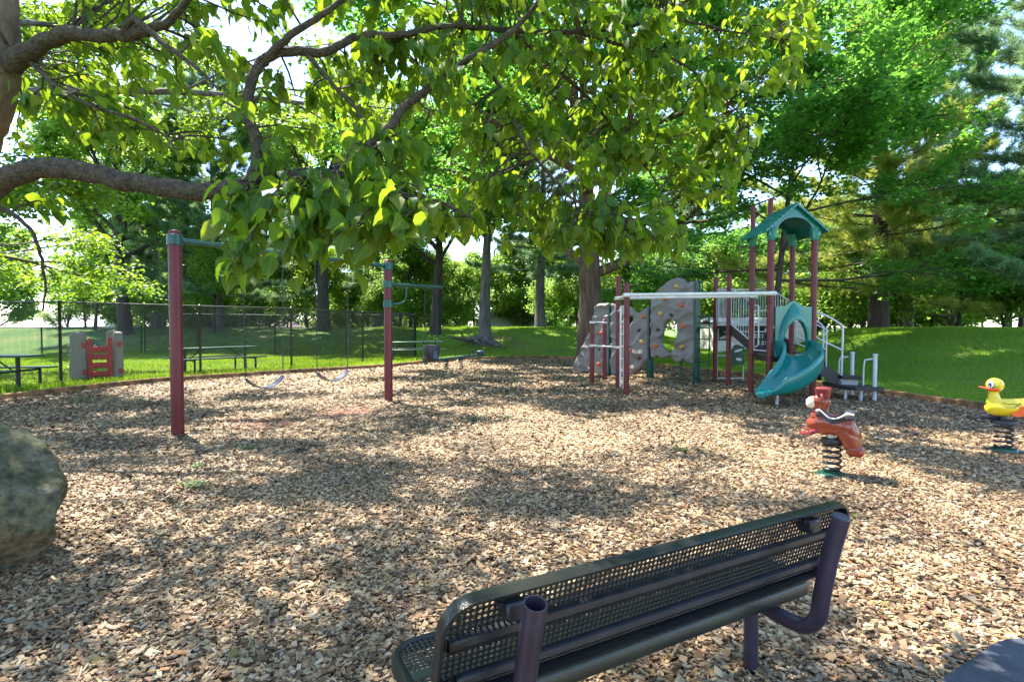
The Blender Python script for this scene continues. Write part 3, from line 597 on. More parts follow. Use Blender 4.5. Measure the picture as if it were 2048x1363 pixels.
# small multi stem trees and background woods
g6 = gen_broad(71, 5.2, .11, 1.0, 13, 2.5, 12000, .13, M['bark_dark'], M['leaf_mid'], bend=.4, sub=6, twig=5, el=(35, 60), spread=.2)
s1 = plant_tree(g6, 'small_tree', 'small multi branched tree behind the fence right of the left swing post', 'tree', -18.5, 33.5, 0)
g7 = gen_broad(73, 5.5, .13, 1.0, 13, 2.7, 12000, .15, M['bark_dark'], M['leaf_bright'], bend=.3, sub=6, twig=5, el=(25, 60), spread=.22)
s2 = plant_tree(g7, 'small_tree', 'bright green low tree behind the fence seen between the swing chains', 'tree', -13.5, 38, 1)
n_small = 0
for (x, y, s, src, lab) in ((-8.2, 39.5, 1.15, s1, 'leafy low tree behind the fence left of the right swing post'), (-5.8, 41, 1.0, s2, 'bright low tree behind the picnic table by the bucket swing'),
        (-2.8, 40, .8, s1, 'low bushy tree on the crest left of the bank tree with roots'), (4.6, 38, .9, s1, 'low bushy tree between the tall pine and the big maple'), (7.5, 34, .85, s2, 'low bright tree seen above the climbing wall'),
        (12.2, 31, 1.0, s1, 'low tree seen behind the stairs of the tower'), (18.2, 28, 1.0, s2, 'slender bright tree just right of the yellow green pine trunk'), (21.5, 26, .9, s1, 'low tree on the crest right of the yellow green pine'),
        (24, 25.5, 1.0, s2, 'low bright tree on the crest at the right edge'), (-22.5, 39, 1.1, s2, 'low bright tree behind the castle towers'), (-27, 35, 1.0, s1, 'low dark tree behind the leftmost picnic table')):
    plant_copy(src, lab, x, y, x * 1.7, s)
shr = gen_broad(81, 2.0, .05, .2, 12, 1.5, 6000, .13, M['bark_dark'], M['leaf_mid'], bend=.3, sub=5, twig=4, el=(20, 70), spread=.2)
sh = plant_tree(shr, 'shrub', 'leafy shrub behind the crest of the bank', 'shrub', -6.8, 38.8, 0, 1.2, 'shrubs along the crest of the bank')
k = 0
for x, y, s in ((-30, 38, 1.5), (-25.5, 37.5, 1.2), (-21, 39, 1.3), (-16.3, 39.2, 1.2), (-9.7, 40.5, 1.2), (-4.1, 39, .9), (3.2, 39.5, 1.3), (6.2, 37, 1.3), (9.4, 33.5, 1.2), (11.3, 30, 1.3), (14.6, 29.5, 1.2), (17.3, 27.5, 1.0), (19.8, 27.5, 1.2), (23.2, 25.5, 1.2), (26, 24, 1.4), (16.0, 26.8, 1.1)):
    plant_copy(sh, 'leafy shrub behind the crest of the bank', x, y, x * 2.1, s)
for i in [k for k in range(30) if k % 3]:
    c_ = plant_copy(sh, 'leafy shrub behind the crest of the bank', -40 + 3.0 * i + (i * 37 % 7) * .3, 50 + (i * 53 % 11), i * 1.9, 2.0 + (i * 29 % 7) * .12, z=-.7)
# distant wood
tl = 'leafy small tree filling the background beyond the bank'
for i, (x, y, s) in enumerate([(-38 + 3.1 * k + (k * 37 % 5) * .5, 46 + (k * 53 % 9), 1.15 + (k * 29 % 7) * .11) for k in range(26)]):
    c_ = plant_copy((s1, s2)[i % 2], tl, x, y, i * 2.3, s, z=-.5); c_['group'] = 'small trees filling the background'
g8 = gen_broad(91, 12, .3, 1.5, 16, 5.5, 22000, .34, M['bark_dark'], M['leaf_mid'], bend=.3, sub=7, twig=5, spread=.4)
d1 = plant_tree(g8, 'woodland_tree', 'broad green tree in the distant woodland', 'tree', -40, 62, 0, 1.0, 'trees of the distant woodland')
for i, (x, y, s) in enumerate(((-58, 60, 1.1), (-50, 72, 1.2), (-34, 74, .62), (-26, 80, .55), (-18, 84, .5), (-9, 90, .5), (-1, 95, .52), (8, 88, .55), (15, 80, .7), (22, 70, .9), (30, 62, 1.1), (38, 55, 1.2), (44, 48, 1.2), (34, 42, 1.0), (28, 50, 1.1), (48, 60, 1.3), (-36, 50, 1.0), (-30, 56, .9))):
    plant_copy(d1, 'broad green tree in the distant woodland', x, y, i * 1.3, s, z=-.6)

P, a = FALL; n = len(P)
tag(link_mesh('fallen_leaves', leaves_mesh('fallen_leaves', np.stack([P[:, 0], P[:, 1], chipz(P[:, 0], P[:, 1]) + .03], 1), np.stack([np.cos(a), np.sin(a), rng.normal(0, .15, n)], 1), np.stack([rng.normal(0, .25, n), rng.normal(0, .25, n), np.ones(n)], 1), rng.uniform(.02, .06, n), LEAFM, rng.uniform(0, 1, n)), M['dead_leaf']), 'small dry fallen leaves scattered over the wood chips', 'fallen leaves', kind='stuff')
# ------------------------------------------------------------------ foreground dogwood
def dogwood():
    o = thing('dogwood_tree', 'near dogwood whose scaly limb and broad pointed leaves hang across the top of the view', 'tree', (-3.7, 2.5, -.02))
    A = lambda l: [at(a, b, c) for a, b, c in l]
    J = Vector((-3.05, 2.68, 1.85))
    wood = [  # (points, radii)
        ([Vector((-3.7, 2.5, -.02)), Vector((-3.62, 2.5, .1)), Vector((-3.5, 2.55, .7)), Vector((-3.25, 2.62, 1.4)), J], (.26, .19, .17, .16, .15)),
        ([J] + A([(0, 365, 2.6), (110, 336, 2.56), (250, 362, 2.52), (400, 386, 2.48), (505, 366, 2.46), (565, 356, 2.44), (640, 349, 2.4), (760, 372, 2.35), (865, 402, 2.3)]), (.09, .053, .048, .044, .040, .038, .032, .026, .017, .008)),
    ]
    trunk2 = ([J] + A([(-85, 320, 2.85), (-38, 230, 2.85), (-12, 140, 2.85), (-12, 20, 2.85), (-20, -160, 2.9), (-60, -420, 3.0)]), (.13, .12, .115, .105, .10, .09, .05))
    minor = [
        (A([(505, 366, 2.46), (518, 300, 2.46), (498, 235, 2.5), (497, 185, 2.5), (520, 128, 2.52), (570, 103, 2.55), (650, 103, 2.55), (720, 72, 2.6), (800, 70, 2.7), (905, 52, 2.8), (1024, 62, 2.9), (1150, 64, 3.0), (1260, 52, 3.1), (1330, 25, 3.2), (1450, -40, 3.3)]), [.034, .03, .026, .024, .024, .022, .02, .018, .016, .014, .014, .013, .012, .009, .005]),
        (A([(520, 128, 2.52), (580, 72, 2.5), (660, 20, 2.5), (750, -60, 2.6)]), [.02, .016, .013, .01]),
        (A([(720, 320, 2.45), (775, 262, 2.5), (812, 210, 2.55), (880, 160, 2.6), (950, 110, 2.65), (1024, 62, 2.7), (1120, -40, 2.8)]), [.022, .022, .02, .018, .016, .014, .01]),
        (A([(640, 349, 2.4), (700, 330, 2.45), (735, 295, 2.48), (775, 262, 2.5)]), [.02, .02, .02, .02]),
        (A([(20, 128, 2.82), (60, 100, 2.75), (130, 68, 2.7), (200, 72, 2.65), (268, 68, 2.6), (340, 40, 2.55), (400, -30, 2.5)]), [.06, .042, .036, .03, .026, .018, .01]),
        (A([(245, 70, 2.6), (270, 40, 2.55), (330, 90, 2.5), (385, 130, 2.45), (440, 180, 2.4)]), [.016, .014, .013, .009, .005]),
        (A([(610, 105, 2.55), (650, 150, 2.5), (700, 205, 2.45), (735, 250, 2.4), (760, 300, 2.35)]), [.012, .011, .009, .007, .004]),
        (A([(1024, 62, 2.9), (1100, 130, 3.0), (1170, 190, 3.1), (1230, 260, 3.15), (1290, 330, 3.2), (1340, 420, 3.2)]), [.012, .011, .01, .008, .006, .004]),
        (A([(1150, 64, 3.0), (1250, 90, 3.1), (1350, 120, 3.2), (1430, 180, 3.3), (1500, 250, 3.4)]), [.011, .01, .008, .006, .004]),
        (A([(950, 110, 2.65), (1010, 190, 2.7), (1040, 270, 2.7), (1090, 340, 2.75), (1150, 400, 2.75), (1230, 450, 2.8)]), [.011, .01, .009, .008, .006, .004]),
        (A([(1260, 52, 3.1), (1350, 40, 3.2), (1450, 60, 3.3), (1560, 80, 3.4)]), [.009, .008, .006, .004]),
        (A([(865, 402, 2.3), (905, 415, 2.3), (950, 440, 2.3)]), [.008, .006, .003]),
        (A([(-60, 400, 2.6), (20, 425, 2.6), (70, 480, 2.6), (90, 560, 2.65), (85, 620, 2.7)]), [.014, .011, .008, .006, .004]),
        (A([(50, 110, 2.8), (110, 170, 2.7), (190, 215, 2.6), (280, 240, 2.5), (360, 300, 2.45)]), [.012, .01, .008, .006, .004]),
    ]
    m = MB()
    for p, r_ in wood:
        q = catmull([list(a) + [b] for a, b in zip(p, r_)], 7); q = [(Vector(k[:3]) + rv(.004 if k[2] > .5 else 0), max(k[3] * random.uniform(.94, 1.06), .003)) for k in q]
        m.tube([a for a, b in q], [b for a, b in q], 14)
    m.build('trunk', M['bark_dog'], o, angle=70)
    m = MB(); q = catmull([list(a) + [b] for a, b in zip(*trunk2)], 7); m.tube([Vector(k[:3]) + rv(.004) for k in q], [k[3] * random.uniform(.95, 1.05) for k in q], 14)
    m.build('limb', M['bark_pale'], o, angle=70)
    nodes = []; mm = MB()
    for p, r_ in minor:
        q = catmull([list(a) + [b] for a, b in zip(p, r_)], 6); mm.tube([Vector(k[:3]) + rv(.003) for k in q], [max(k[3], .003) for k in q], 8)
        nodes += [Vector(k[:3]) for k in q]
    # foliage targets (photo pixel boxes, depth range, number of twigs)
    reg_ = [(420, 640, 395, 545, 1.95, 2.25, 20), (600, 860, 380, 500, 2.0, 2.35, 28), (560, 740, 470, 560, 2.0, 2.2, 8), (640, 840, 250, 380, 2.2, 2.6, 14), (480, 640, 170, 340, 2.3, 2.7, 10),
            (860, 960, 400, 480, 2.6, 3.0, 8), (900, 1240, 250, 440, 2.7, 3.3, 44), (1000, 1250, 430, 500, 2.7, 3.1, 20), (1180, 1360, 400, 525, 2.6, 3.0, 26), (1050, 1330, 100, 330, 2.8, 3.5, 48), (1200, 1460, 150, 330, 3.0, 3.6, 48),
            (1360, 1530, 230, 355, 3.2, 3.6, 16), (1330, 1640, -20, 180, 3.0, 3.8, 44), (900, 1340, -60, 110, 2.7, 3.4, 50), (600, 920, -60, 240, 2.5, 3.3, 40), (640, 1060, 110, 300, 2.6, 3.4, 34), (380, 620, -60, 180, 2.5, 3.3, 24),
            (100, 400, -60, 240, 2.8, 3.8, 26), (-60, 260, 160, 300, 2.6, 3.2, 16), (200, 480, 180, 330, 2.6, 3.4, 14), (-100, 140, 380, 470, 2.6, 3.0, 3),
            (1300, 1480, 300, 400, 3.2, 3.5, 10), (700, 1500, -420, -60, 2.4, 3.6, 60), (-200, 700, -420, -60, 2.4, 3.6, 40)]
    over = [Vector((random.uniform(-6, 3.2), random.uniform(-1.0, 3.4), random.uniform(3.6, 5.0))) for _ in range(170)] + [Vector((random.uniform(-6.5, 1.8), random.uniform(2.8, 5.8), random.uniform(4.9, 6.2))) for _ in range(100)] + [Vector((random.uniform(-6, 1.2), random.uniform(4.6, 7.4), random.uniform(5.4, 6.6))) for _ in range(90)]  # upper crown clusters, mostly out of view, added to shade the foreground
    P, D, N, S, Rn = [], [], [], [], []
    NP = np.array([list(v) for v in nodes])
    for p_, r_ in (([Vector((-3.0, 2.9, 4.1)), Vector((-2.4, 3.4, 4.8)), Vector((-1.2, 3.9, 5.2)), Vector((.4, 4.3, 5.4)), Vector((1.6, 4.6, 5.5))], (.07, .05, .035, .02, .008)), ([Vector((-2.4, 3.4, 4.8)), Vector((-2.3, 4.4, 5.4)), Vector((-1.9, 5.5, 5.8)), Vector((-.9, 6.6, 6.0))], (.05, .035, .022, .008)), ([Vector((-2.3, 4.4, 5.4)), Vector((-3.4, 5.2, 5.7)), Vector((-4.6, 6.0, 5.9))], (.03, .02, .008)), ([Vector((-3.1, 2.6, 4.3)), Vector((-2.2, 1.8, 4.5)), Vector((-.8, 1.1, 4.6)), Vector((1.2, .8, 4.5)), Vector((2.8, .9, 4.3))], (.06, .045, .03, .018, .008))):
        q = catmull([list(a) + [b] for a, b in zip(p_, r_)], 6); mm.tube([Vector(k[:3]) for k in q], [k[3] for k in q], 8); nodes += [Vector(k[:3]) for k in q]
    NP = np.array([list(v) for v in nodes])
    TG = [at(random.uniform(x0, x1), random.uniform(y0, y1), random.uniform(z0, z1)) for (x0, x1, y0, y1, z0, z1, n) in reg_ for _ in range(n)] + over
    for c in TG:
        if True:
            j = int(np.argmin(((NP - np.array(c)) ** 2).sum(1) + rng.uniform(0, .02, len(NP)))); b = Vector(NP[j])
            dd = c - b; mid = b.lerp(c, .5) + Vector((0, 0, .12 * dd.length)) + rv(.03); q1 = b.lerp(c, .78) + Vector((0, 0, .08 * dd.length)) + rv(.02)
            tw = [b, b.lerp(mid, .5) + rv(.01), mid, q1, c]; mm.tube(tw, [.0055, .005, .0042, .003, .002], 4, caps=False)
            tone = random.gauss(.45, .15)
            k = random.randint(8, 15); end = (c - q1).normalized()
            for i in range(k):
                u = random.uniform(.35, 1.0) ** .7; f = u * 4; ii = min(int(f), 3); p = tw[ii].lerp(tw[ii + 1], f - ii) + rv(.028)
                a = random.uniform(0, 6.283); out_ = Vector((math.cos(a), math.sin(a), 0)); d = (out_ * random.uniform(.2, 1.1) + end * .4 + Vector((0, 0, -random.uniform(.15, 1.25)))).normalized()
                P.append(p); D.append(d); nrm = Vector((0, 0, .8)) + out_ * .5 + rv(.5); N.append(nrm); S.append(random.uniform(.055, .112) if c.y < 2.45 else random.uniform(.05, .094)); Rn.append(min(1, max(0, random.gauss(tone, .13) if random.random() > .04 else .98)))
    mm.build('branches', M['bark_dog'], o, angle=70)
    off = np.array(WOFF[o])
    me = leaves_mesh('crown', np.array([list(v) for v in P]) - off, np.array([list(v) for v in D]), np.array([list(v) for v in N]), np.array(S), LEAFD, np.array(Rn), True)
    link_mesh('crown', me, M['leaf_dog'], o)
dogwood()

#@@OBJECTS
def post(mb, x, y, h, r_, z0=-.1): mb.lathe([(r_, z0), (r_, h - r_ * .8), (r_ * .93, h - r_ * .45), (r_ * .7, h - r_ * .15), (r_ * .3, h)], (x, y, 0), 18)
# ---- boulder
def boulder():
    m = MB(); c = Vector((-3.95, 3.02, .38))
    def fn(p):
        d = p.normalized(); s = 1.06 + .13 * mnoise.noise(d * 1.6 + Vector((3, 1, 7))) + .06 * mnoise.noise(d * 4.3) + .022 * mnoise.noise(d * 11) + .012 * mnoise.noise(d * 25) - .05 * max(0, 1 - abs(mnoise.noise(d * 2.7 + Vector((5, 2, 1)))) * 14)
        q = Vector((p.x, p.y, p.z)) * s
        for n_, dd in ((Vector((.62, -.25, .75)), .66), (Vector((.72, -.55, -.60)), .66), (Vector((.35, -.95, .10)), .74), (Vector((.95, -.45, .10)), .84), (Vector((-.2, -.75, .65)), .80), (Vector((.05, -.3, .95)), .86), (Vector((.3, -.8, -.7)), .78)):
            n_ = n_.normalized(); e = q.dot(n_) - dd * (1 + .05 * mnoise.noise(d * 3))
            if e > 0: q -= n_ * e * .93
        return q
    m.ell(c, (1.12, 1.0, .80), 110, 70, fn=lambda p: Vector((fn(p).x * .98, fn(p).y * .9, fn(p).z * .84)))
    tag(m.build('boulder', M['rock'], origin=(-3.62, 3.55, 0), angle=60), 'big mossy grey green boulder at the left edge of the wood chips', 'boulder')
boulder()
# ---- swing frame
def swings():
    A_, B_ = Vector((-4.62, 7.43, 0)), Vector((-2.46, 10.73, 0)); C_ = Vector((-1.50, 11.62, 0))
    o = thing('swing_frame', 'maroon and green two post swing frame with one long beam and a short side arm', 'swing frame', A_)
    for p in (A_, B_):
        m = MB(); post(m, p.x, p.y, 2.82, .082); m.build('post', M['red_post'], o)
    zb = 2.68; u = (B_ - A_).normalized(); m = MB(); m.tube([A_ + Vector((0, 0, zb)) + u * .09, B_ + Vector((0, 0, zb)) - u * .09], .038, 12); m.build('beam', M['green_metal'], o)
    for p, z in ((A_, zb), (B_, zb), (B_, 2.33), (B_, 1.94)):
        m = MB(); m.lathe([(.088, z - .075), (.096, z - .07), (.096, z + .07), (.088, z + .075)], (p.x, p.y, 0), 20); d = (u if p is A_ else (C_ - B_).normalized() if z < 2.5 else -u); s = Vector((-d.y, d.x, 0))
        for zz in (-.04, .04): m.lathe([(.014, 0), (.014, .012)], Vector((p.x, p.y, z + zz)) + (d * .094 + s * .03), 8, axis=d)
        m.build('clamp', M['green_metal'], o)
    w = (C_ - B_).normalized(); m = MB(); m.tube([B_ + Vector((0, 0, 2.33)) + w * .09, C_ + Vector((0, 0, 2.33))], .036, 12)
    m.build('side_arm', M['green_dark'], o)
    m = MB(); q = B_ + w * .42; m.tube(catmull([list(B_ + w * .09 + Vector((0, 0, 1.94))), list(B_ + w * .22 + Vector((0, 0, 1.95))), list(B_ + w * .36 + Vector((0, 0, 2.0))), list(q + Vector((0, 0, 2.12))), list(q + Vector((0, 0, 2.31)))], 5), .018, 10); m.build('brace', M['green_metal'], o)
    def chain(m, a, b):
        L = (b - a).length; n = int(L / .042); d = (b - a).normalized(); x = d.orthogonal().normalized(); y = d.cross(x)
        for i in range(n):
            c = a.lerp(b, (i + .5) / n); s = x if i % 2 else y
            m.tube([c + d * .024 * math.cos(t) + s * .0095 * math.sin(t) for t in (0, 1.05, 2.09, 3.14, 4.19, 5.24)], .0048, 4, closed=True)
    def belt(t0, t1, label, zs):
        pa, pb = A_ + (B_ - A_) * t0, A_ + (B_ - A_) * t1; mid = pa.lerp(pb, .5)
        s = thing('belt_swing', label, 'swing', (mid.x, mid.y, zs), 'belt swings')
        e = u * .04
        for k, (p, sg) in enumerate(((pa, 1), (pb, -1))):
            m = MB(); a = p + Vector((0, 0, zb - .04)); b = p + u * sg * .02 + Vector((0, 0, zs + .14)); m.tube([a, a + Vector((0, 0, -.05))], .012, 6); chain(m, a + Vector((0, 0, -.05)), b)
            m.build('chain', M['chain'], s)
        pts = [(pa + u * .02).lerp(pb - u * .02, f) + Vector((0, 0, zs + .12 - .17 * math.sin(math.pi * f) ** .8)) for f in np.linspace(0, 1, 17)]; v = Vector((-u.y, u.x, 0)); rings = []
        for i, p in enumerate(pts):
            hw = .035 + .04 * math.sin(math.pi * i / 16) ** .5; t_ = (pts[min(i + 1, 16)] - pts[max(i - 1, 0)]).normalized(); nn_ = t_.cross(v)
            rings.append([p - v * hw - nn_ * .006, p + v * hw - nn_ * .006, p + v * hw + nn_ * .006, p - v * hw + nn_ * .006])
        m = MB(); m.loft(rings); m.build('seat', M['seat_blue'], s)
    belt(.245, .415, 'blue grey belt swing nearer to the tall left post', .58); belt(.572, .748, 'blue grey belt swing nearer to the middle post', .58)
    cx = B_ + w * 1.02; s = thing('bucket_swing', 'black toddler bucket swing hanging from the short side arm', 'swing', (cx.x, cx.y, .75))
    for sg in (-1, 1):
        m = MB(); a = cx + w * .15 * sg + Vector((0, 0, 2.30)); f = cx + w * .15 * sg + Vector((0, 0, 1.32)); chain(m, a, f)
        for q in (-1, 1): chain(m, f, cx + w * .15 * sg + Vector((-w.y, w.x, 0)) * .1 * q + Vector((0, 0, 1.10)))
        m.build('chain', M['chain'], s)
    m = MB(); v = Vector((-w.y, w.x, 0)); rings = []
    prof_ = [(.165, 1.10, .15), (.172, 1.06, .155), (.17, .98, .155), (.155, .88, .145), (.12, .79, .12), (.06, .745, .07)]
    for rx, z, ry in prof_: rings.append([cx + w * rx * math.copysign(abs(math.cos(t)) ** .7, math.cos(t)) + v * ry * math.copysign(abs(math.sin(t)) ** .7, math.sin(t)) + Vector((0, 0, z)) for t in np.linspace(0, 2 * math.pi, 20, endpoint=False)])
    for rx, z, ry in reversed(prof_[:-1]): rings.append([cx + w * (rx - .015) * math.copysign(abs(math.cos(t)) ** .7, math.cos(t)) + v * (ry - .015) * math.copysign(abs(math.sin(t)) ** .7, math.sin(t)) + Vector((0, 0, z + .003)) for t in np.linspace(0, 2 * math.pi, 20, endpoint=False)])
    m.loft(rings); m.build('seat', M['rubber'], s)
    m = MB(); m.box(cx + Vector((0, 0, .90)) - v * .152, (.1, .03, .16), math.atan2(w.y, w.x)); m.build('front_strap', M['seat_blue'], s)
swings()

# ---- bench
def bench():
    O = Vector((-.178, 1.315, 0)); uu = Vector((.881, .473, 0)).normalized(); nv = Vector((-uu.y, uu.x, 0)); L = 1.70
    o = thing('park_bench', 'black perforated metal bench seen from behind in the foreground', 'bench', O + uu * L / 2)
    W_ = lambda a, b, z: O + uu * a + nv * b + Vector((0, 0, z))
    def rrect(w, h, r_, n=8):
        pts = []
        for cx, cy, a0 in ((w - r_, r_, -90), (w - r_, h - r_, 0), (r_, h - r_, 90), (r_, r_, 180)):
            for k in range(n + 1): a = R(a0 + 90 * k / n); pts.append((cx + r_ * math.cos(a), cy + r_ * math.sin(a)))
        return pts
    def panel(name, fr, w, h, r_, solids, mat, depth, pitch=.0172, hr=.0061):
        """fr(a,b,c): a along, b across, c out of plane (towards the rim side)"""
        m = MB(); outl = rrect(w, h, r_); inn = rrect(w - .05, h - .05, r_ - .02); n = len(outl); th_ = .004
        inn = [(a + .025, b + .025) for a, b in inn]
        # flat margin + rolled rim
        prof_ = [(1, 0), (0, 0), (0, depth * .35), (0, depth)]
        R0 = [fr(a, b, 0) for a, b in inn]; R1 = [fr(a + (.006 if a < w / 2 else -.006), b + (.006 if b < h / 2 else -.006), -.003) for a, b in outl]; R2 = [fr(a, b, .006) for a, b in outl]; R3 = [fr(a, b, depth) for a, b in outl]
        sh_ = .006; R4 = [fr(w / 2 + (a - w / 2) * (1 - 2 * sh_ / w), h / 2 + (b - h / 2) * (1 - 2 * sh_ / h), depth) for a, b in outl]; R5 = [fr(w / 2 + (a - w / 2) * (1 - 2 * sh_ / w), h / 2 + (b - h / 2) * (1 - 2 * sh_ / h), .008) for a, b in outl]
        m.loft([R0, R1, R2, R3, R4, R5, R0], caps=False)
        # perforated field
        nx, ny = int((w - .05) / pitch), int((h - .05) / pitch); px = (w - .05) / nx; py = (h - .05) / ny; cache = {}
        def vtx(a, b):
            k = (round(a, 5), round(b, 5))
            if k not in cache: cache[k] = len(m.v); m.v.append(fr(a, b, .001))
            return cache[k]
        rr_ = r_ - .02
        for i in range(nx):
            for j in range(ny):
                x0, y0 = .025 + i * px, .025 + j * py; cx, cy = x0 + px / 2, y0 + py / 2
                ex = max(0, rr_ - min(cx - .025, w - .025 - cx)); ey = max(0, rr_ - min(cy - .025, h - .025 - cy))
                if ex > 0 and ey > 0 and math.hypot(ex, ey) > rr_ * 1.02: continue
                sq = [(x0, y0), (cx, y0), (x0 + px, y0), (x0 + px, cy), (x0 + px, y0 + py), (cx, y0 + py), (x0, y0 + py), (x0, cy)]
                if any(s0 < cy < s1 for s0, s1 in solids): m.f.append([vtx(*q) for q in sq]); continue
                hb = len(m.v)
                for k in range(8): a = R(225 + 45 * k); m.v.append(fr(cx + hr * math.cos(a), cy + hr * math.sin(a), .001))
                for k in range(8): m.f.append([vtx(*sq[k]), vtx(*sq[(k + 1) % 8]), hb + (k + 1) % 8, hb + k])
        ob = m.build(name, mat, o, angle=50); md = ob.modifiers.new('thickness', 'SOLIDIFY'); md.thickness = .003; md.offset = 0
        return ob
    tilt = R(15); H_ = .315; zb_, nb = .518, .09
    def frb(a, b, c): return W_(a, nb - b * math.sin(tilt) - c * math.cos(tilt), zb_ + b * math.cos(tilt) - c * math.sin(tilt))
    bk = panel('backrest', frb, L, H_, .085, ((.0, .055), (.140, .190)), M['bench_panel'], .042)
    for (b0, b1) in ((.012, .058), (.140, .190)):      # pressed ribs
        m = MB(); pr = [(b0, .001), (b0 + .008, .016), ((b0 + b1) / 2, .022), (b1 - .008, .016), (b1, .001)]; a0 = .035 if b0 > .1 else .07
        m.loft([[frb(a, b, c) for b, c in pr] for a in np.linspace(a0, L - a0, 20)], closed_ring=False); r_ = m.build('rib', M['black'], bk)
        md = r_.modifiers.new('thickness', 'SOLIDIFY'); md.thickness = .003
    def frs(a, b, c): return W_(a, .115 + b, .44 - c)
    panel('seat', frs, L + .02, .40, .09, ((.19, .21),), M['bench_seat'], .042)
    for a in (.20, L - .24):
        m = MB(); q = catmull([list(W_(a, .36, .375)), list(W_(a, .2, .365)), list(W_(a, .08, .36)), list(W_(a, .0, .375)), list(W_(a, -.045, .43)), list(W_(a, -.06, .52)), list(W_(a, -.085, .66)), list(W_(a, -.125, .825))], 7)
        pts = [Vector(k) for k in q]; m.tube(pts, .030, 20, caps=False)
        d = (pts[-1] - pts[-2]).normalized(); x = d.orthogonal().normalized(); y = d.cross(x); e = pts[-1]; ring = lambda c, r_: [c + x * r_ * math.cos(t) + y * r_ * math.sin(t) for t in np.linspace(0, 2 * math.pi, 20, endpoint=False)]
        if a < .5: m.loft([ring(e, .030), ring(e, .0265), ring(e - d * .2, .0265)], caps=False); m.loft([ring(e - d * .2, .0265), ring(e - d * .2, .001)], caps=False)
        else: m.loft([ring(e, .030), ring(e + d * .004, .027), ring(e + d * .005, .001)], caps=False)
        m.build('arm', M['bench_tube'], o, angle=50)
        m = MB(); post(m, *W_(a - .01 if a < .5 else L - .16, .30, 0).xy, .385, .030, -.15); m.build('leg', M['bench_tube'], o)
        m = MB(); m.bbox(W_(a, -.005, .76), (.06, .06, .05), math.atan2(uu.y, uu.x), .006); m.tube([W_(a - .04, .0, .78), W_(a - .04, -.02, .78)], .009, 8); m.build('bracket', M['black'], o)
    m = MB(); m.bbox(W_(L / 2, .30, .372), (L - .25, .05, .03), math.atan2(uu.y, uu.x), .004); m.build('seat_rail', M['black'], o)
bench()

# ---- fence
def fence(pts, H, name, label, pitch=.058, wr=.0036):
    o = thing(name, label, 'fence', (pts[0][0], pts[0][1], 0)); P = [Vector((x, y, float(T(x, y)))) for x, y in pts]
    for p in P:
        m = MB(); m.lathe([(.033, p.z - .2), (.033, p.z + H - .02), (.045, p.z + H), (.04, p.z + H + .03), (.01, p.z + H + .05)], (p.x, p.y, 0), 10); m.build('post', M['fence'], o)
    for a, b in zip(P[:-1], P[1:]):
        m = MB(); m.tube([a + Vector((0, 0, H)), b + Vector((0, 0, H))], .021, 8); m.build('top_rail', M['fence'], o)
        L = Vector((b.x - a.x, b.y - a.y, 0)).length; h = H - .06; u = Vector(((b.x - a.x) / L, (b.y - a.y) / L, 0)); nrm = Vector((-u.y, u.x, 0)); segs = []
        n = int((L + h) / pitch)
        for i in range(n + 1):
            for sg in (1, -1):
                s0 = -h + i * pitch if sg > 0 else i * pitch; s1 = s0 + h * sg; za, zb2 = 0, h
                lo, hi = (s0, s1) if sg > 0 else (s1, s0)
                def zz(s): return (s - s0) / (s1 - s0) * h
                c0, c1 = max(lo, 0.03), min(hi, L - .03)
                if c1 - c0 < .01: continue
                segs.append((c0, zz(c0), c1, zz(c1), sg))
        S = np.array(segs); A0 = np.array(a)[None] + S[:, 0, None] * np.array(u)[None]; B0 = np.array(a)[None] + S[:, 2, None] * np.array(u)[None]
        dz = b.z - a.z; A0[:, 2] += S[:, 1] + .03 + dz * S[:, 0] / L; B0[:, 2] += S[:, 3] + .03 + dz * S[:, 2] / L
        D = B0 - A0; D /= np.linalg.norm(D, axis=1)[:, None]; n1 = np.array(nrm)[None].repeat(len(S), 0); n2 = np.cross(D, n1)
        vs = [q + wr * (math.cos(t) * n1 + math.sin(t) * n2) + n1 * (S[:, 4, None] * wr * .8) for q in (A0, B0) for t in (0, 2.094, 4.189)]
        V = np.stack(vs, 1).reshape(-1, 3) - np.array(WOFF[o]); tf = np.array([[0, 1, 4, 3], [1, 2, 5, 4], [2, 0, 3, 5]]); Fm = (np.arange(len(S))[:, None, None] * 6 + tf[None]).reshape(-1, 4)
        link_mesh('mesh_panel', np_mesh('mesh_panel', V, Fm), M['fence'], o)
fence([(-20.5, 13.6), (-17.3, 13.4), (-14.2, 13.25), (-11.05, 13.2), (-9.1, 15.75), (-7.3, 17.85), (-5.95, 21.5), (-4.5, 25.2)], 2.0, 'chain_link_fence', 'tall black chain link fence running behind the timber edging')
fence([(-4.56, 25.25), (-7.9, 25.7), (-11.5, 26.2), (-15.6, 26.8), (-18.5, 27.2)], 1.95, 'chain_link_fence', 'rear black chain link fence across the lawn behind the picnic tables')
fence([(-18.6, 27.1), (-23, 26.4), (-27.5, 25.5), (-32, 24.5)], 1.33, 'chain_link_fence', 'lower black chain link fence behind the play castle')

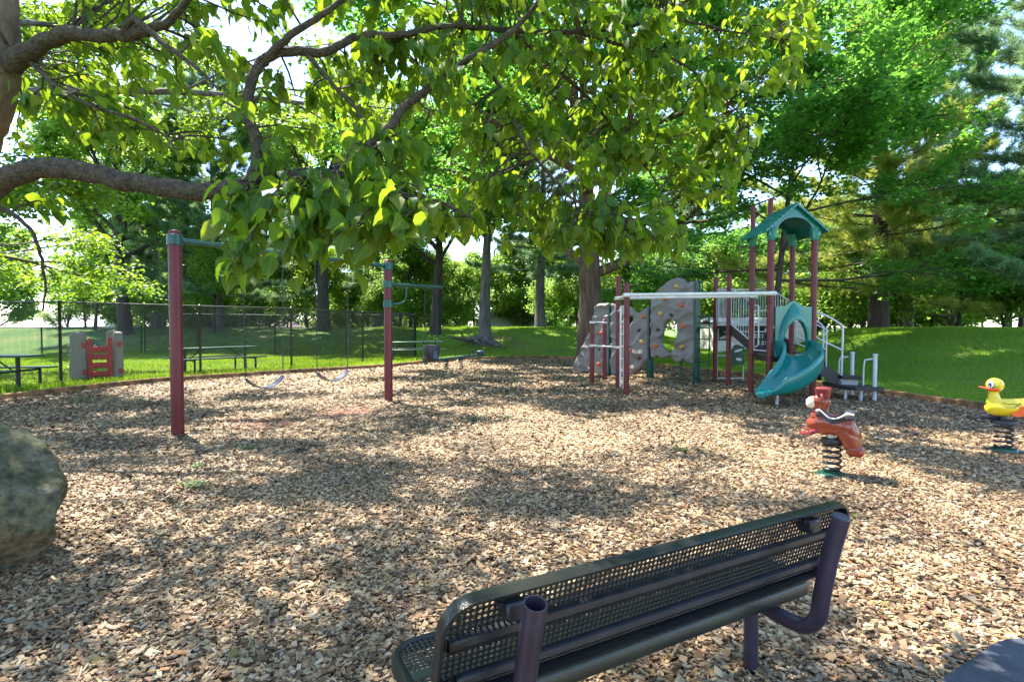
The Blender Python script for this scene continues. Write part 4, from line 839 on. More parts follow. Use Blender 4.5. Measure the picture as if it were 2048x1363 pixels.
# ---- picnic tables
def picnic():
    o = thing('picnic_table', '', 'picnic table'); L = 2.5
    m = MB(); m.bbox((0, 0, .745), (L, .72, .045), b=.012); m.build('tabletop', M['green_dark'], o)
    for s in (-1, 1):
        m = MB(); m.bbox((0, s * .66, .445), (L * 1.0, .26, .04), b=.01); m.build('seat', M['green_dark'], o)
    for x in (-.92, .92):
        for s in (-1, 1):
            m = MB(); m.tube([(x, s * .66, .43), (x, s * .66, -.1)], .032, 8); m.build('leg', M['black'], o)
        m = MB(); m.tube([(x, .66, .40), (x, -.66, .40)], .028, 8); m.tube([(x, 0, .72), (x, 0, -.1)], .045, 8); m.build('leg', M['black'], o)
        m = MB(); m.tube([(x * .96, 0, .36), (x * .45, 0, .71)], .018, 8); m.build('brace', M['black'], o)
    return o
pt = picnic(); PT = [(-9.35, 17.05, math.atan2(2.7, 2.0), 'green picnic table behind the fence between the left swing post and the belt swings'), (-4.45, 22.6, math.atan2(1.2, 2.2), 'green picnic table beyond the fence corner behind the bucket swing'), (-12.15, 12.15, .12, 'green picnic table cut off by the left edge of the photo')]
PT[1] = (-4.15, 22.75, .33, 'green picnic table between the fence corner and the bucket swing')
for i, (x, y, rz, lab) in enumerate(PT):
    o = pt if i == 0 else copy_tree(pt); o.location = (x, y, float(T(x, y))); o.rotation_euler[2] = rz; tag(o, lab, 'picnic table', 'green picnic tables on the lawn')

# ---- plastic castle
def castle():
    o = thing('play_castle', 'toddler climbing castle of speckled grey towers and a red ladder wall', 'play castle', (-11.62, 15.1, float(T(-11.62, 15.1))))
    z0 = WOFF[o].z; rz = R(38); X = Vector((math.cos(rz), math.sin(rz), 0)); Y = Vector((-X.y, X.x, 0)); c = WOFF[o]
    p = lambda a, b, z: c + X * a + Y * b + Vector((0, 0, z))
    # hollow grey towers as rounded blocks; near left tower has round openings
    def tower(a, b, w, d, h, name='tower'):
        m = MB(); rings = []
        for z, s in ((0, 1.06), (.5, 1.0), (h - .12, .94), (h - .04, .90), (h, .74), (h + .01, .3)):
            rings.append([p(a + math.copysign(abs(math.cos(t)) ** .45, math.cos(t)) * w / 2 * s, b + math.copysign(abs(math.sin(t)) ** .45, math.sin(t)) * d / 2 * s, z) for t in np.linspace(0, 2 * math.pi, 28, endpoint=False)])
        m.loft(rings); return m.build(name, M['castle'], o, angle=50)
    t1 = tower(-.58, -.08, .50, .5, 1.38); tower(.55, -.08, .30, .5, 1.38); tower(-.44, .55, .30, .3, .95); tower(.42, .62, .40, .3, 1.42)
    for (b, z) in ((.06, .95), (-.14, .95), (-.04, .68), (.06, .35), (-.14, .35)):
        m = MB(); m.lathe([(.055, 0), (.055, .006)], p(-.845 - (.02 if z < .5 else 0), b, z), 14, axis=-X); m.build('opening', M['brown_dk'], t1)
    for (a, z) in ((-.42, 1.0), (-.42, .22), (.58, 1.02), (.60, .22)):
        m = MB(); m.bbox(p(a, -.335, z), (.13, .03, .16), rz, .01); m.build('window', M['castle_red'], o)
    # red ladder wall
    m = MB(); w0, w1 = -.31, .36
    for a in (w0 + .05, w1 - .05): m.bbox(p(a, -.30, .60), (.13, .12, 1.20), rz, .02)
    for z, hz in ((.16, .15), (.41, .17), (.66, .15)): m.bbox(p((w0 + w1) / 2, -.30, z), (.56, .10, hz), rz, .03)
    m.bbox(p((w0 + w1) / 2, -.30, .88), (.54, .11, .16), rz, .03)
    m.build('ladder_wall', M['castle_red'], o)
    m = MB(); m.bbox(p(0, .3, .62), (.7, .5, .05), rz, .01); m.build('floor_panel', M['castle_red'], o)
    m = MB(); m.lathe([(.09, 0), (.10, .12), (.06, .22), (.03, .27)], p(-.05, .2, .80), 12); m.build('wheel', M['teal'], o)
    o.scale = (.76, .76, .92); o.location = (-11.25, 14.7, c.z)
castle()

# ---- seesaw
def seesaw():
    c = Vector((-2.02, 18.75, 0)); o = thing('spring_seesaw', 'dark green seesaw on two black coil springs beyond the swings', 'seesaw', c); u = Vector((.86, .35, 0)).normalized()
    A2 = c - u * 1.05 + Vector((0, 0, .42)); B2 = c + u * 1.05 + Vector((0, 0, .56)); B2 = Vector((-1.0, 18.95, .50)); A2 = Vector((-3.05, 18.45, .30)); u = (B2 - A2).normalized()
    m = MB(); m.tube([A2, B2], .055, 10); m.build('beam', M['green_dark'], o)
    def coil(m, x, y, z0, z1, r_, wr, n): m.tube([(x + r_ * math.cos(t), y + r_ * math.sin(t), z0 + (z1 - z0) * t / (2 * math.pi * n)) for t in np.linspace(0, 2 * math.pi * n, n * 18)], wr, 8)
    for f in (-.12, .12):
        m = MB(); q = A2.lerp(B2, .5 + f); coil(m, q.x, q.y, 0, q.z - .08, .07, .014, 5); m.lathe([(.09, 0), (.09, .025)], (q.x, q.y, 0), 14); m.lathe([(.08, q.z - .09), (.08, q.z - .04)], (q.x, q.y, 0), 14); m.build('spring', M['black'], o)
    for e, sg in ((A2, -1), (B2, 1)):
        m = MB(); k = e - u * sg * .12; m.ell(k + Vector((0, 0, .10)), (.14, .11, .07), 14, 8); m.tube([k, k + Vector((0, 0, .06))], .04, 8); m.build('seat', M['seat_blue'], o)
        k = e - u * sg * .36; v = Vector((-u.y, u.x, 0)).normalized(); m = MB(); m.tube([k - v * .1, k - v * .12 + Vector((0, 0, .22)) - u * sg * .05, k + v * .12 + Vector((0, 0, .22)) - u * sg * .05, k + v * .1], .014, 8); m.build('handle', M['black'], o)
        m = MB(); m.lathe([(.07, -.1), (.07, -.05)], e - u * sg * .1 + Vector((0, 0, -.02)), 12); m.build('bumper', M['black'], o)
seesaw()

# ---- climbing wall
def climbing_wall():
    S0 = Vector((2.10, 17.75, 0)); u = Vector((.6, -.8, 0)); nv = Vector((-.8, -.6, 0))     # faces the camera's left
    o = thing('climbing_wall', 'grey moulded rock climbing wall with arched hole and orange and yellow holds', 'climbing wall', S0 + u * 2.2)
    def inside(x, y, poly):
        c = False; j = len(poly) - 1
        for i in range(len(poly)):
            xi, yi = poly[i]; xj, yj = poly[j]
            if (yi > y) != (yj > y) and x < (xj - xi) * (y - yi) / (yj - yi) + xi: c = not c
            j = i
        return c
    def disp(s, z):
        p = Vector((s * 1.7, z * 1.5, 3)); q = Vector((s * .9 + z * .35, z * 1.9 - s * .5, 0)); r1 = 1 - abs(mnoise.noise(q * 1.5)) * 2
        return .06 * mnoise.noise(p) + .055 * max(0, r1) ** 2 + .03 * mnoise.noise(p * 2.6) + .012 * mnoise.noise(p * 6)
    def panel(poly, holes, cell=.032):
        poly = catmull([(a, b) for a, b in poly], 4, True).tolist() if False else poly
        s0 = min(p[0] for p in poly); s1 = max(p[0] for p in poly); z0 = min(p[1] for p in poly); z1 = max(p[1] for p in poly); nx = int((s1 - s0) / cell) + 1; nz_ = int((z1 - z0) / cell) + 1
        cells = set((i, j) for i in range(nx) for j in range(nz_) if inside(s0 + (i + .5) * cell, z0 + (j + .5) * cell, poly) and not any(inside(s0 + (i + .5) * cell, z0 + (j + .5) * cell, h) for h in holes))
        cnt = {}
        for i, j in cells:
            for a, b in ((0, 0), (1, 0), (1, 1), (0, 1)): cnt[(i + a, j + b)] = cnt.get((i + a, j + b), 0) + 1
        pos = {k: (s0 + k[0] * cell, z0 + k[1] * cell) for k in cnt}; bd = [k for k in cnt if cnt[k] < 4]
        edges = {}
        for i, j in cells:
            for (a, b), (c, d), (e, f) in (((i, j), (i + 1, j), (i, j - 1)), ((i + 1, j), (i + 1, j + 1), (i + 1, j)), ((i + 1, j + 1), (i, j + 1), (i, j + 1)), ((i, j + 1), (i, j), (i - 1, j))):
                if (e, f) not in cells: edges.setdefault((a, b), []).append((c, d)); edges.setdefault((c, d), []).append((a, b))
        for _ in range(4):
            new = {k: (sum(pos[q][0] for q in edges[k]) / len(edges[k]) * .5 + pos[k][0] * .5, sum(pos[q][1] for q in edges[k]) / len(edges[k]) * .5 + pos[k][1] * .5) for k in bd if k in edges}; pos.update(new)
        m = MB(); fi, bi = {}, {}
        for k, (s, z) in pos.items():
            e = .05 if cnt[k] < 4 else 0; d = disp(s, z); fi[k] = len(m.v); m.v.append(S0 + u * s + nv * (.07 + d - e) + Vector((0, 0, z)))
            bi[k] = len(m.v); m.v.append(S0 + u * s - nv * (.07 + .5 * d - e) + Vector((0, 0, z)))
        for i, j in cells:
            q = [(i, j), (i + 1, j), (i + 1, j + 1), (i, j + 1)]; m.f.append([fi[k] for k in q]); m.f.append([bi[k] for k in reversed(q)])
            for a, b, nb_ in ((q[0], q[1], (i, j - 1)), (q[1], q[2], (i + 1, j)), (q[2], q[3], (i, j + 1)), (q[3], q[0], (i - 1, j))):
                if nb_ not in cells: m.f.append([fi[a], fi[b], bi[b], bi[a]])
        return m.build('rock_panel', M['rockwall'], o, angle=80)
    panel([(0, 0), (-.04, .15), (.02, .36), (.12, .55), (.25, .60), (.33, .8), (.42, .95), (.55, 1.2), (.68, 1.35), (.85, 1.75), (.95, 2.15), (1.1, 2.22), (1.3, 2.2), (1.53, 2.2), (1.53, .02), (1.0, 0), (.6, .03), (.3, .0)], [])
    panel([(1.59, .02), (1.59, 2.2), (1.75, 2.16), (1.95, 2.1), (2.2, 2.12), (2.42, 2.0), (2.56, 1.88), (2.70, 1.9), (2.85, 2.0), (3.02, 2.06), (3.02, .58), (2.86, .46), (2.78, .34), (2.6, .25), (2.45, .1), (2.2, .08), (2.0, .0), (1.8, .03)], [[(2.0, 1.45), (2.05, 1.72), (2.25, 1.82), (2.5, 1.75), (2.42, 1.6), (2.25, 1.45)]])
    panel([(3.09, .62), (3.09, 2.1), (3.10, 2.3), (3.18, 2.42), (3.32, 2.45), (3.36, 2.55), (3.5, 2.6), (3.62, 2.72), (3.78, 2.78), (4.0, 2.80), (4.16, 2.74), (4.26, 2.64), (4.38, 2.68), (4.52, 2.66), (4.52, .5), (4.3, .52), (4.2, .62), (4.0, .50), (3.86, .55), (3.76, .70), (3.62, .62), (3.45, .60), (3.35, .68), (3.2, .6)],
          [[(3.68, 1.66), (3.80, 1.69), (3.93, 1.64), (3.97, 1.45), (3.97, 1.3), (3.90, 1.1), (3.88, .95), (3.8, .80), (3.72, .74), (3.60, .82), (3.48, .98), (3.42, 1.15), (3.50, 1.3), (3.56, 1.5)]])
    for s, h, z0 in ((1.56, 2.2, -.1), (3.055, 2.07, -.1), (4.56, 2.7, -.1)):
        m = MB(); p = S0 + u * s + nv * .0; Mx = Matrix(((u.x, nv.x, 0), (u.y, nv.y, 0), (0, 0, 1))); m.bbox(p + Vector((0, 0, (h + z0) / 2)), (.05, .22, h - z0), b=.008, M=Mx)
        if z0 < 0 and s > 2: m.bbox(p + nv * .02 + Vector((0, 0, .22)), (.13, .18, .64), b=.01, M=Mx)
        m.build('post', M['green_dark'], o)
    hold_px = [(1357, 572, 'y'), (1335, 597, 'o'), (1370, 610, 'o'), (1325, 627, 'y'), (1348, 630, 'b'), (1319, 659, 'b'), (1371, 651, 'o'), (1316, 692, 'o'), (1368, 693, 'y'), (1291, 633, 'o'), (1281, 660, 'b'), (1288, 683, 'y'), (1264, 701, 'o'), (1283, 716, 'b'), (1203, 698, 'b'), (1202, 727, 'o'), (1206, 666, 'o'), (1247, 655, 'o'), (1244, 715, 'b')]
    for px, py, c in hold_px:
        q = at(px, py, 10) - Vector((0, 0, CAM_H)); t_ = (S0 - Vector((0, 0, CAM_H))).dot(nv) / q.dot(nv); w = Vector((0, 0, CAM_H)) + q * t_; s = (w - S0).dot(u); z = w.z
        random.seed(px); Mx = Matrix((u, nv, Vector((0, 0, 1)))).transposed() @ Matrix.Rotation(random.uniform(-.6, .6), 3, 'Y'); m = MB(); big = 1 if c != 'b' else .68
        sd = px
        m.ell(w + nv * (.085 + disp(s, z)), (.085 * big, .05, .058 * big), 14, 10, Mx, fn=lambda p: p * (1 + .18 * mnoise.noise(p * 25 + Vector((sd, 0, 0)))))
        m.build('hold', M[{'y': 'yellow_h', 'o': 'orange', 'b': 'black_h'}[c]], o)
    # green side ladder at the right end
    E = S0 + u * 4.6; d = Vector((.92, .35, 0)).normalized(); m = MB(); z0, z1 = .28, 1.75
    m.tube(catmull([list(E + Vector((0, 0, z1))), list(E + d * .26 + Vector((0, 0, z1))), list(E + d * .34 + Vector((0, 0, z1 - .08))), list(E + d * .34 + Vector((0, 0, z0 + .08))), list(E + d * .26 + Vector((0, 0, z0))), list(E + Vector((0, 0, z0)))], 6), .017, 8)
    for k in range(1, 5): m.tube([E + Vector((0, 0, z0 + (z1 - z0) * k / 5)), E + d * .34 + Vector((0, 0, z0 + (z1 - z0) * k / 5))], .014, 8)
    m.build('side_ladder', M['green_dark'], o)
    m = MB(); m.tube(catmull([list(E + Vector((0, 0, 2.66))), list(E + d * .1 + Vector((0, 0, 2.64))), list(E + d * .12 + Vector((0, 0, 2.3))), list(E + Vector((0, 0, 2.25)))], 5), .016, 8); m.build('handle', M['green_dark'], o)
    for s in (3.9,):
        m = MB(); q = S0 + u * s - nv * .25; m.tube([q + Vector((0, 0, -.1)), q + Vector((0, 0, .75))], .03, 8); m.build('strut', M['green_dark'], o)
climbing_wall()

# ---- play structure
def play_structure():
    o = thing('play_structure', 'maroon post play tower with green roof and curved slide, raised decks, stairs and overhead bars', 'play structure', (5.8, 11.6, 0))
    A_, B_, C_, D_ = (5.33, 12.02), (5.33, 11.15), (6.22, 11.15), (6.22, 12.02); G_, H_, F_, E_ = (5.5, 14.6), (5.5, 13.7), (6.48, 14.6), (6.52, 13.7)
    P1, P2, P3, P4 = (2.07, 13.97), (2.57, 15.0), (2.53, 12.86), (2.49, 11.74)
    hs = [(A_, 3.4, .058), (B_, 3.42, .062), (C_, 3.42, .062), (D_, 3.4, .058), (G_, 2.84, .06), (H_, 2.82, .062), (F_, 4.73, .06), (E_, 4.73, .062), (P1, 1.66, .06), (P2, 1.70, .06), (P3, 2.70, .062), (P4, 2.46, .062)]
    for (p, h, r_) in hs:
        m = MB(); post(m, *p, h, r_)
        for z in ([.86, 2.0] if p in (A_, B_, C_, D_) else [1.46, 2.45] if p in (G_, H_, F_, E_) else [1.72] if p in (P3, P4) else []):
            m.lathe([(r_ + .002, z - .025), (r_ + .012, z - .02), (r_ + .012, z + .02), (r_ + .002, z + .025)], (*p, 0), 16)
        m.build('post', M['red_post'], o)
    # overhead bars
    for a, b, z, sag in ((P4, B_, 2.17, .06), (P3, A_, 2.16, .05)):
        m = MB(); va, vb = Vector((*a, z)), Vector((*b, z)); s = Vector((0, -.085, 0)); pts = [va.lerp(vb, f) + s + Vector((0, -sag * math.sin(math.pi * f), 0)) for f in np.linspace(-.02, 1.02, 18)]
        m.tube(pts, .038, 12)
        for p in (va, vb): m.bbox(p + Vector((0, -.02, 0)), (.17, .18, .085), 0, .015)
        m.build('overhead_bar', M['white'], o)
    m = MB(); m.tube([Vector((*P4, 2.17)) + Vector((0, 0, 0)), Vector((*P3, 2.16))], .03, 10); m.build('cross_bar', M['white'], o)
    # low bars
    for a, b, z in ((P1, P2, 1.60), (P1, P3, 1.0)):
        m = MB(); va, vb = Vector((*a, z)), Vector((*b, z)); d = (vb - va).normalized(); m.tube([va - d * .1, vb + d * .08], .021, 10)
        for p in (va, vb): m.lathe([(.066, -.03), (.07, -.028), (.07, .028), (.066, .03)], p, 16)
        m.build('chin_bar', M['white'], o)
    # ladder between P3 and P4
    m = MB()
    for y in (12.48, 12.10): m.tube(catmull([(2.51, y + (.30 if y > 12.3 else -.28), 1.86), (2.51, y + (.05 if y > 12.3 else -.05), 1.86), (2.51, y, 1.8), (2.51, y, .1)], 5), .02, 8)
    for k in range(6): z = .2 + k * .28; m.tube([(2.51, 12.48, z), (2.51, 12.10, z)], .016, 8)
    m.build('ladder', M['white'], o)
    # decks
    def deck(c, size, z):
        m = MB(); m.bbox((c[0], c[1], z - .02), (size[0], size[1], .05), b=.008); m.bbox((c[0], c[1], z - .085), (size[0] - .04, size[1] - .04, .08), b=.006); return m.build('deck', M['deck'], o)
    deck((5.775, 11.585), (.80, .78), .88); deck((6.0, 14.15), (.92, .84), 1.50)
    # stairs up from the low deck to the upper deck: three enclosed steps
    for k in range(3):
        y = 12.12 + k * .50; z = 1.03 + k * .155; m = MB(); m.bbox((5.86 + .05 * k, y + .25, z), (.78, .50, .03), b=.008)
        w = .78; x0 = 5.86 + .05 * k; fy = y
        # riser with a lattice of square openings
        for i in range(9): m.box((x0 - w / 2 + .02 + i * (w - .04) / 8, fy, z - .078), (.03, .012, .125))
        for j in (-.132, -.078, -.024): m.box((x0, fy - .001, z + j), (w, .012, .022))
        m.box((x0 - .27, fy + .012, z - .078), (.24, .008, .125)); m.box((x0 + .27, fy + .012, z - .078), (.24, .008, .125))
        m.build('step', M['deck'], o)
    for x0, x1 in ((5.42, 5.52), (6.30, 6.44)):
        m = MB(); m.prism([(12.05, .84), (12.05, 1.08), (13.65, 1.53), (13.65, 1.30)], (0, 0, 0), (0, 1, 0), (0, 0, 1), (.035, 0, 0)); 
        for i in range(len(m.v)): m.v[i].x += x0 + (x1 - x0) * (m.v[i].y - 12.05) / 1.6
        m.build('stringer', M['deck'], o)
    # barriers: top rail, bottom rail and round bars
    def barrier(a, b, za, zb_, h, n, bow=0, mat='lightgrey'):
        m = MB(); a, b = Vector((*a, za)), Vector((*b, zb_)); d = (b - a); d.z = 0; d.normalize(); up = Vector((0, 0, h)); a2, b2 = a + d * .08, b - d * .08
        m.tube([a2 + up, b2 + up], .015, 8); m.tube([a2, b2], .015, 8)
        for i in range(n): q = a2.lerp(b2, i / (n - 1)); m.tube([q, q + up],   .0065, 6)
        m.build('barrier', M[mat], o)
    barrier(G_, H_, 1.6, 1.6, .88, 9); barrier(G_, F_, 1.6, 1.6, .88, 7); barrier(E_, F_, 1.6, 1.6, .88, 7); barrier((5.5, 13.62), (5.40, 12.12), 1.55, 1.16, .88, 9); barrier((6.48, 13.62), (6.30, 12.12), 1.55, 1.16, .88, 9)
    barrier((5.33, 11.2), (5.33, 11.97), .98, .98, .85, 2)
    m = MB(); m.tube(catmull([(5.36, 12.0, 1.95), (5.36, 11.8, 1.95), (5.36, 11.75, 1.85), (5.36, 11.75, 1.15), (5.36, 11.9, 1.05)], 5), .014, 8); m.build('grab_rail', M['white'], o)
    # leaf climber under the upper deck
    m = MB(); 
    for x in (5.60, 6.32): m.tube([(x, 14.72, -.05), (x, 14.72, 1.5)], .018, 8)
    for z in (.08, .70): m.tube([(5.60, 14.72, z), (6.32, 14.72, z)], .015, 8)
    m.build('climber_frame', M['white'], o)
    def holed(pts, holes, y, name, mat):
        m = MB(); P = pts; n = len(P); ob = None
        m.prism(P, (0, y, 0), (1, 0, 0), (0, 0, 1), (0, .03, 0)); b = m.build(name, M[mat], o)
        for (cx, cz, rx, rz_, ang) in holes:
            q = MB(); Mx = Matrix.Rotation(-ang, 3, 'Y'); q.ell((cx, y - .001, cz), (rx, .006, rz_), 16, 8, Mx); q.build('leaf_inlay', M['white'] if 'dark' in mat else M['green_dark'], b)
    holed([(5.62, 1.10), (5.62, 1.44), (6.02, 1.44), (6.10, 1.34), (6.0, 1.24), (5.9, 1.16), (5.8, 1.12)], [(5.85, 1.36, .11, .04, .1), (5.75, 1.2, .12, .04, .3)], 14.66, 'climber_panel', 'green_dark')
    holed([(5.95, 1.16), (6.05, 1.28), (6.16, 1.34), (6.30, 1.3), (6.31, 1.0), (6.2, .96), (6.08, .98)], [], 14.69, 'climber_panel', 'white')
    holed([(5.98, .45), (5.98, .7), (5.92, .78), (6.02, .98), (6.12, 1.0), (6.31, .94), (6.31, .45)], [(6.14, .84, .12, .035, .3), (6.16, .6, .09, .04, -.2)], 14.64, 'climber_panel', 'green_dark')
    m = MB(); m.prism([(6.2, 1.95), (6.14, 2.15), (6.2, 2.35), (6.26, 2.42), (6.33, 2.35), (6.42, 2.38), (6.40, 2.1), (6.34, 1.95)], (0, 14.3, 0), (1, 0, 0), (0, 0, 1), (0, .03, 0)); m.build('leaf_panel', M['green_dark'], o)
    # roof
    X0, X1, Y0, Y1 = 5.15, 6.41, 10.98, 12.2; xm = (X0 + X1) / 2; ze, zr = 3.44, 3.98
    roof = None; m = MB()
    for sg, xe in ((-1, X0), (1, X1)):
        nrow = 8
        for k in range(nrow):
            f0, f1 = k / nrow, (k + 1.12) / nrow; xa, za = xm + (xe - xm) * f0, zr + (ze - zr) * f0; xb, zb_ = xm + (xe - xm) * min(f1, 1.0), zr + (ze - zr) * min(f1, 1.0)
            off = .012; t_ = .02 + .004 * (k % 2)
            vs = [(xa, Y0, za - .035), (xa, Y1, za - .035), (xb, Y1, zb_ - .035), (xb, Y0, zb_ - .035), (xa, Y0, za + .002), (xa, Y1, za + .002), (xb, Y1, zb_ + t_), (xb, Y0, zb_ + t_)]
            m.add(vs, [(0, 1, 2, 3), (4, 7, 6, 5), (0, 4, 5, 1), (3, 2, 6, 7), (0, 3, 7, 4), (1, 5, 6, 2)])
    m.tube([(xm, Y0 - .005, zr + .008), (xm, Y1 + .005, zr + .008)], .022, 8)
    roof = m.build('roof', M['green_plastic'], o, angle=20)
    for y in (Y0 + .10, Y1 - .13):         # arched gables
        m = MB(); NA = 20; outer, inner = [], []; xa, xb = 5.25, 6.31
        for k in range(NA + 1):
            f = k / NA; x = xa + (xb - xa) * f; zo = zr - .04 - abs(x - xm) / (X1 - xm) * (zr - ze); t_ = math.pi * (1 - f)
            xi = xm + .37 * math.cos(t_); zi = 3.36 + .36 * max(0, math.sin(t_)) ** .8; outer.append((x, zo)); inner.append((xi, zi))
        outer = [(xa, 3.36)] + outer + [(xb, 3.36)]; inner = [(xm - .37, 3.30)] + inner + [(xm + .37, 3.30)]
        for dy in (0,):
            V = [Vector((a, y, b)) for a, b in outer] + [Vector((a, y, b)) for a, b in inner]; V += [v + Vector((0, .05, 0)) for v in V]; n = len(outer); F = []
            for k in range(n - 1):
                F.append((k, k + 1, n + k + 1, n + k)); F.append((2 * n + k, 3 * n + k, 3 * n + k + 1, 2 * n + k + 1)); F.append((k, 2 * n + k, 2 * n + k + 1, k + 1)); F.append((n + k, n + k + 1, 3 * n + k + 1, 3 * n + k))
            F.append((0, n, 3 * n, 2 * n)); F.append((n - 1, 3 * n - 1, 4 * n - 1, 2 * n - 1)); m.add(V, F)
        m.build('gable', M['green_plastic'], roof, angle=30)
    for p in (A_, B_, C_, D_):
        m = MB(); m.lathe([(.072, 3.26), (.078, 3.27), (.085, 3.40), (.11, 3.52)], (*p, 0), 16); m.build('post_cap', M['green_plastic'], roof)
    # slide hood and panel
    y = 11.08; xm2 = 5.775; m = MB()
    def arch(w, z0, zt, pk, n=24):
        pts = []
        for k in range(n + 1):
            t_ = math.pi * (1 - k / n); x = w * math.cos(t_); z = z0 + (zt - z0) * max(0, math.sin(t_)) ** .75 + pk * max(0, 1 - abs(x) / (w * .5)); pts.append((x, z))
        return pts
    outer = []; inn = arch(.29, .98, 1.66, .0)
    for k in range(25):
        f = k / 24; x = -.37 + .74 * f; z = 1.90 if abs(x) > .2 else 1.90 + .12 * (1 - (abs(x) / .2) ** 1.3); outer.append((x, z))
    outer[0] = (-.37, 1.9); V = [Vector((xm2 + a, y, b)) for a, b in [(-.37, .98)] + outer + [(.37, .98)]] + [Vector((xm2 + a, y, b)) for a, b in [(-.30, .98)] + inn + [(.30, .98)]]
    n = 27; V += [v + Vector((0, .03, 0)) for v in V]; F = []
    for k in range(n - 1):
        F.append((k, k + 1, n + k + 1, n + k)); F.append((2 * n + k, 3 * n + k, 3 * n + k + 1, 2 * n + k + 1)); F.append((k, 2 * n + k, 2 * n + k + 1, k + 1)); F.append((n + k, n + k + 1, 3 * n + k + 1, 3 * n + k))
    m.add(V, F); m.build('slide_panel', M['green_plastic'], o, angle=30)
    m = MB(); a0 = arch(.31, .92, 1.86, .12); a1 = arch(.25, .95, 1.62, 0); rings = []
    for f, dy in ((0, -.002), (.35, -.13), (.7, -.17), (1.0, -.16)):
        rings.append([Vector((xm2 + a0[k][0] * (1 - f) + a1[k][0] * f, y + dy * math.sin(math.pi * k / 24) ** .5, a0[k][1] * (1 - f) + a1[k][1] * f)) for k in range(25)])
    rings.append([Vector((xm2 + a1[k][0] * 1.0, y + .0, a1[k][1] + .02)) for k in range(25)])
    m.loft(rings, closed_ring=False); m.build('slide_hood', M['green_plastic'], o, angle=50)
    # slide trough
    path = catmull([(5.80, 11.12, .93), (5.80, 10.92, .90), (5.74, 10.66, .76), (5.60, 10.42, .60), (5.38, 10.24, .44), (5.12, 10.14, .32), (4.90, 10.12, .27), (4.76, 10.12, .255)], 6)
    prof_ = [(-.325, .06), (-.335, .22), (-.325, .255), (-.30, .265), (-.275, .25), (-.262, .15), (-.22, .05), (-.13, .005), (0, -.01), (.13, .005), (.22, .05), (.262, .15), (.275, .25), (.30, .265), (.325, .255), (.335, .22), (.325, .06), (.27, -.02), (.15, -.055), (0, -.065), (-.15, -.055), (-.27, -.02)]
    m = MB(); rings = []; N = len(path)
    for i, p in enumerate(path):
        p = Vector(p); t_ = Vector(path[min(i + 1, N - 1)]) - Vector(path[max(i - 1, 0)]); t_.z *= .35; t_.normalize(); s = t_.cross(Vector((0, 0, 1))).normalized(); up = s.cross(t_); f = i / (N - 1)
        wsc = 1 + .10 * math.sin(math.pi * f); hsc = 1 + .35 * math.sin(math.pi * min(1, f * 1.1)) if f < .9 else 1 + .35 * math.sin(math.pi * .99); hsc *= (1 if f < .78 else 1 - .75 * (f - .78) / .22); bank = .0
        rings.append([p + s * a * wsc + up * (b * hsc if b > .03 else b) for a, b in prof_])
    lip = rings[-1]; rings.append([v + Vector((-.05, 0, -.025)) for v in lip]); rings.append([v.lerp(Vector(path[-1]) + Vector((-.07, 0, -.06)), .35) + Vector((-.07, 0, -.05)) for v in lip])
    m.loft(rings); m.build('slide', M['green_plastic'], o, angle=60)
    m = MB(); m.tube([(4.98, 10.12, -.1), (4.98, 10.12, .24)], .035, 12); m.build('slide_leg', M['galv'], o)
    m = MB(); 
    for sg in (-1, 1): m.bbox((xm2 + sg * .34, 11.1, .92), (.07, .06, .14), 0, .01)
    m.build('slide_bracket', M['green_plastic'], o)
    # transfer stairs on the right side: dark side boards, three treads, low steps with grey posts
    for y in (11.28, 11.92):
        m = MB(); m.prism([(6.27, .93), (6.36, .93), (6.80, .52), (6.84, .44), (6.84, .30), (6.66, .34), (6.27, .66)], (0, y, 0), (1, 0, 0), (0, 0, 1), (0, .035, 0)); m.build('side_board', M['deck'], o)
    for k in range(3):
        m = MB(); m.bbox((6.36 + k * .16, 11.62, .76 - k * .13), (.22, .60, .035), b=.006); m.build('tread', M['deck'], o)
    for y in (11.26, 11.96):
        m = MB(); m.tube(catmull([(6.30, y, 1.80), (6.50, y, 1.74), (6.76, y, 1.60), (6.88, y, 1.50), (6.90, y, 1.38), (6.88, y, .36)], 5), .02, 8); m.tube(catmull([(6.30, y, 1.76), (6.30, y, 1.34), (6.36, y, 1.26), (6.89, y, 1.00)], 5), .016, 8)
        m.tube([(6.30, y, 1.12), (6.56, y, 1.02)], .012, 8); m.tube([(6.56, y, 1.50), (6.56, y, .66)], .015, 8); m.tube([(6.30, y, 1.55), (6.56, y, 1.43)], .012, 8); m.build('handrail', M['lightgrey'], o)
    m = MB(); m.prism([(6.86, 11.20), (7.16, 11.02), (7.20, 11.85), (6.86, 11.9)], (0, 0, .40), (1, 0, 0), (0, 1, 0), (0, 0, .075)); m.build('transfer_step', M['deck'], o)
    m = MB(); m.prism([(6.88, 11.24), (7.12, 11.08), (7.14, 11.8), (6.88, 11.84)], (0, 0, .27), (1, 0, 0), (0, 1, 0), (0, 0, .13)); m.build('riser', M['deck_grey'], o)
    m = MB(); m.prism([(6.72, 11.02), (6.86, 10.72), (7.36, 10.66), (7.42, 11.75), (6.80, 11.8)], (0, 0, .215), (1, 0, 0), (0, 1, 0), (0, 0, .075)); m.build('transfer_step', M['deck'], o)
    for (x, y, h, r_) in ((7.26, 10.78, .95, .038), (7.32, 11.60, .95, .038), (6.80, 10.98, .22, .034), (7.0, 10.80, .22, .034)):
        m = MB(); m.lathe([(r_, -.1), (r_, h - .04), (r_ + .01, h - .035), (r_ + .01, h - .01), (r_ * .5, h)], (x, y, 0), 14); m.build('grey_post', M['lightgrey'] if h > .5 else M['galv'], o)
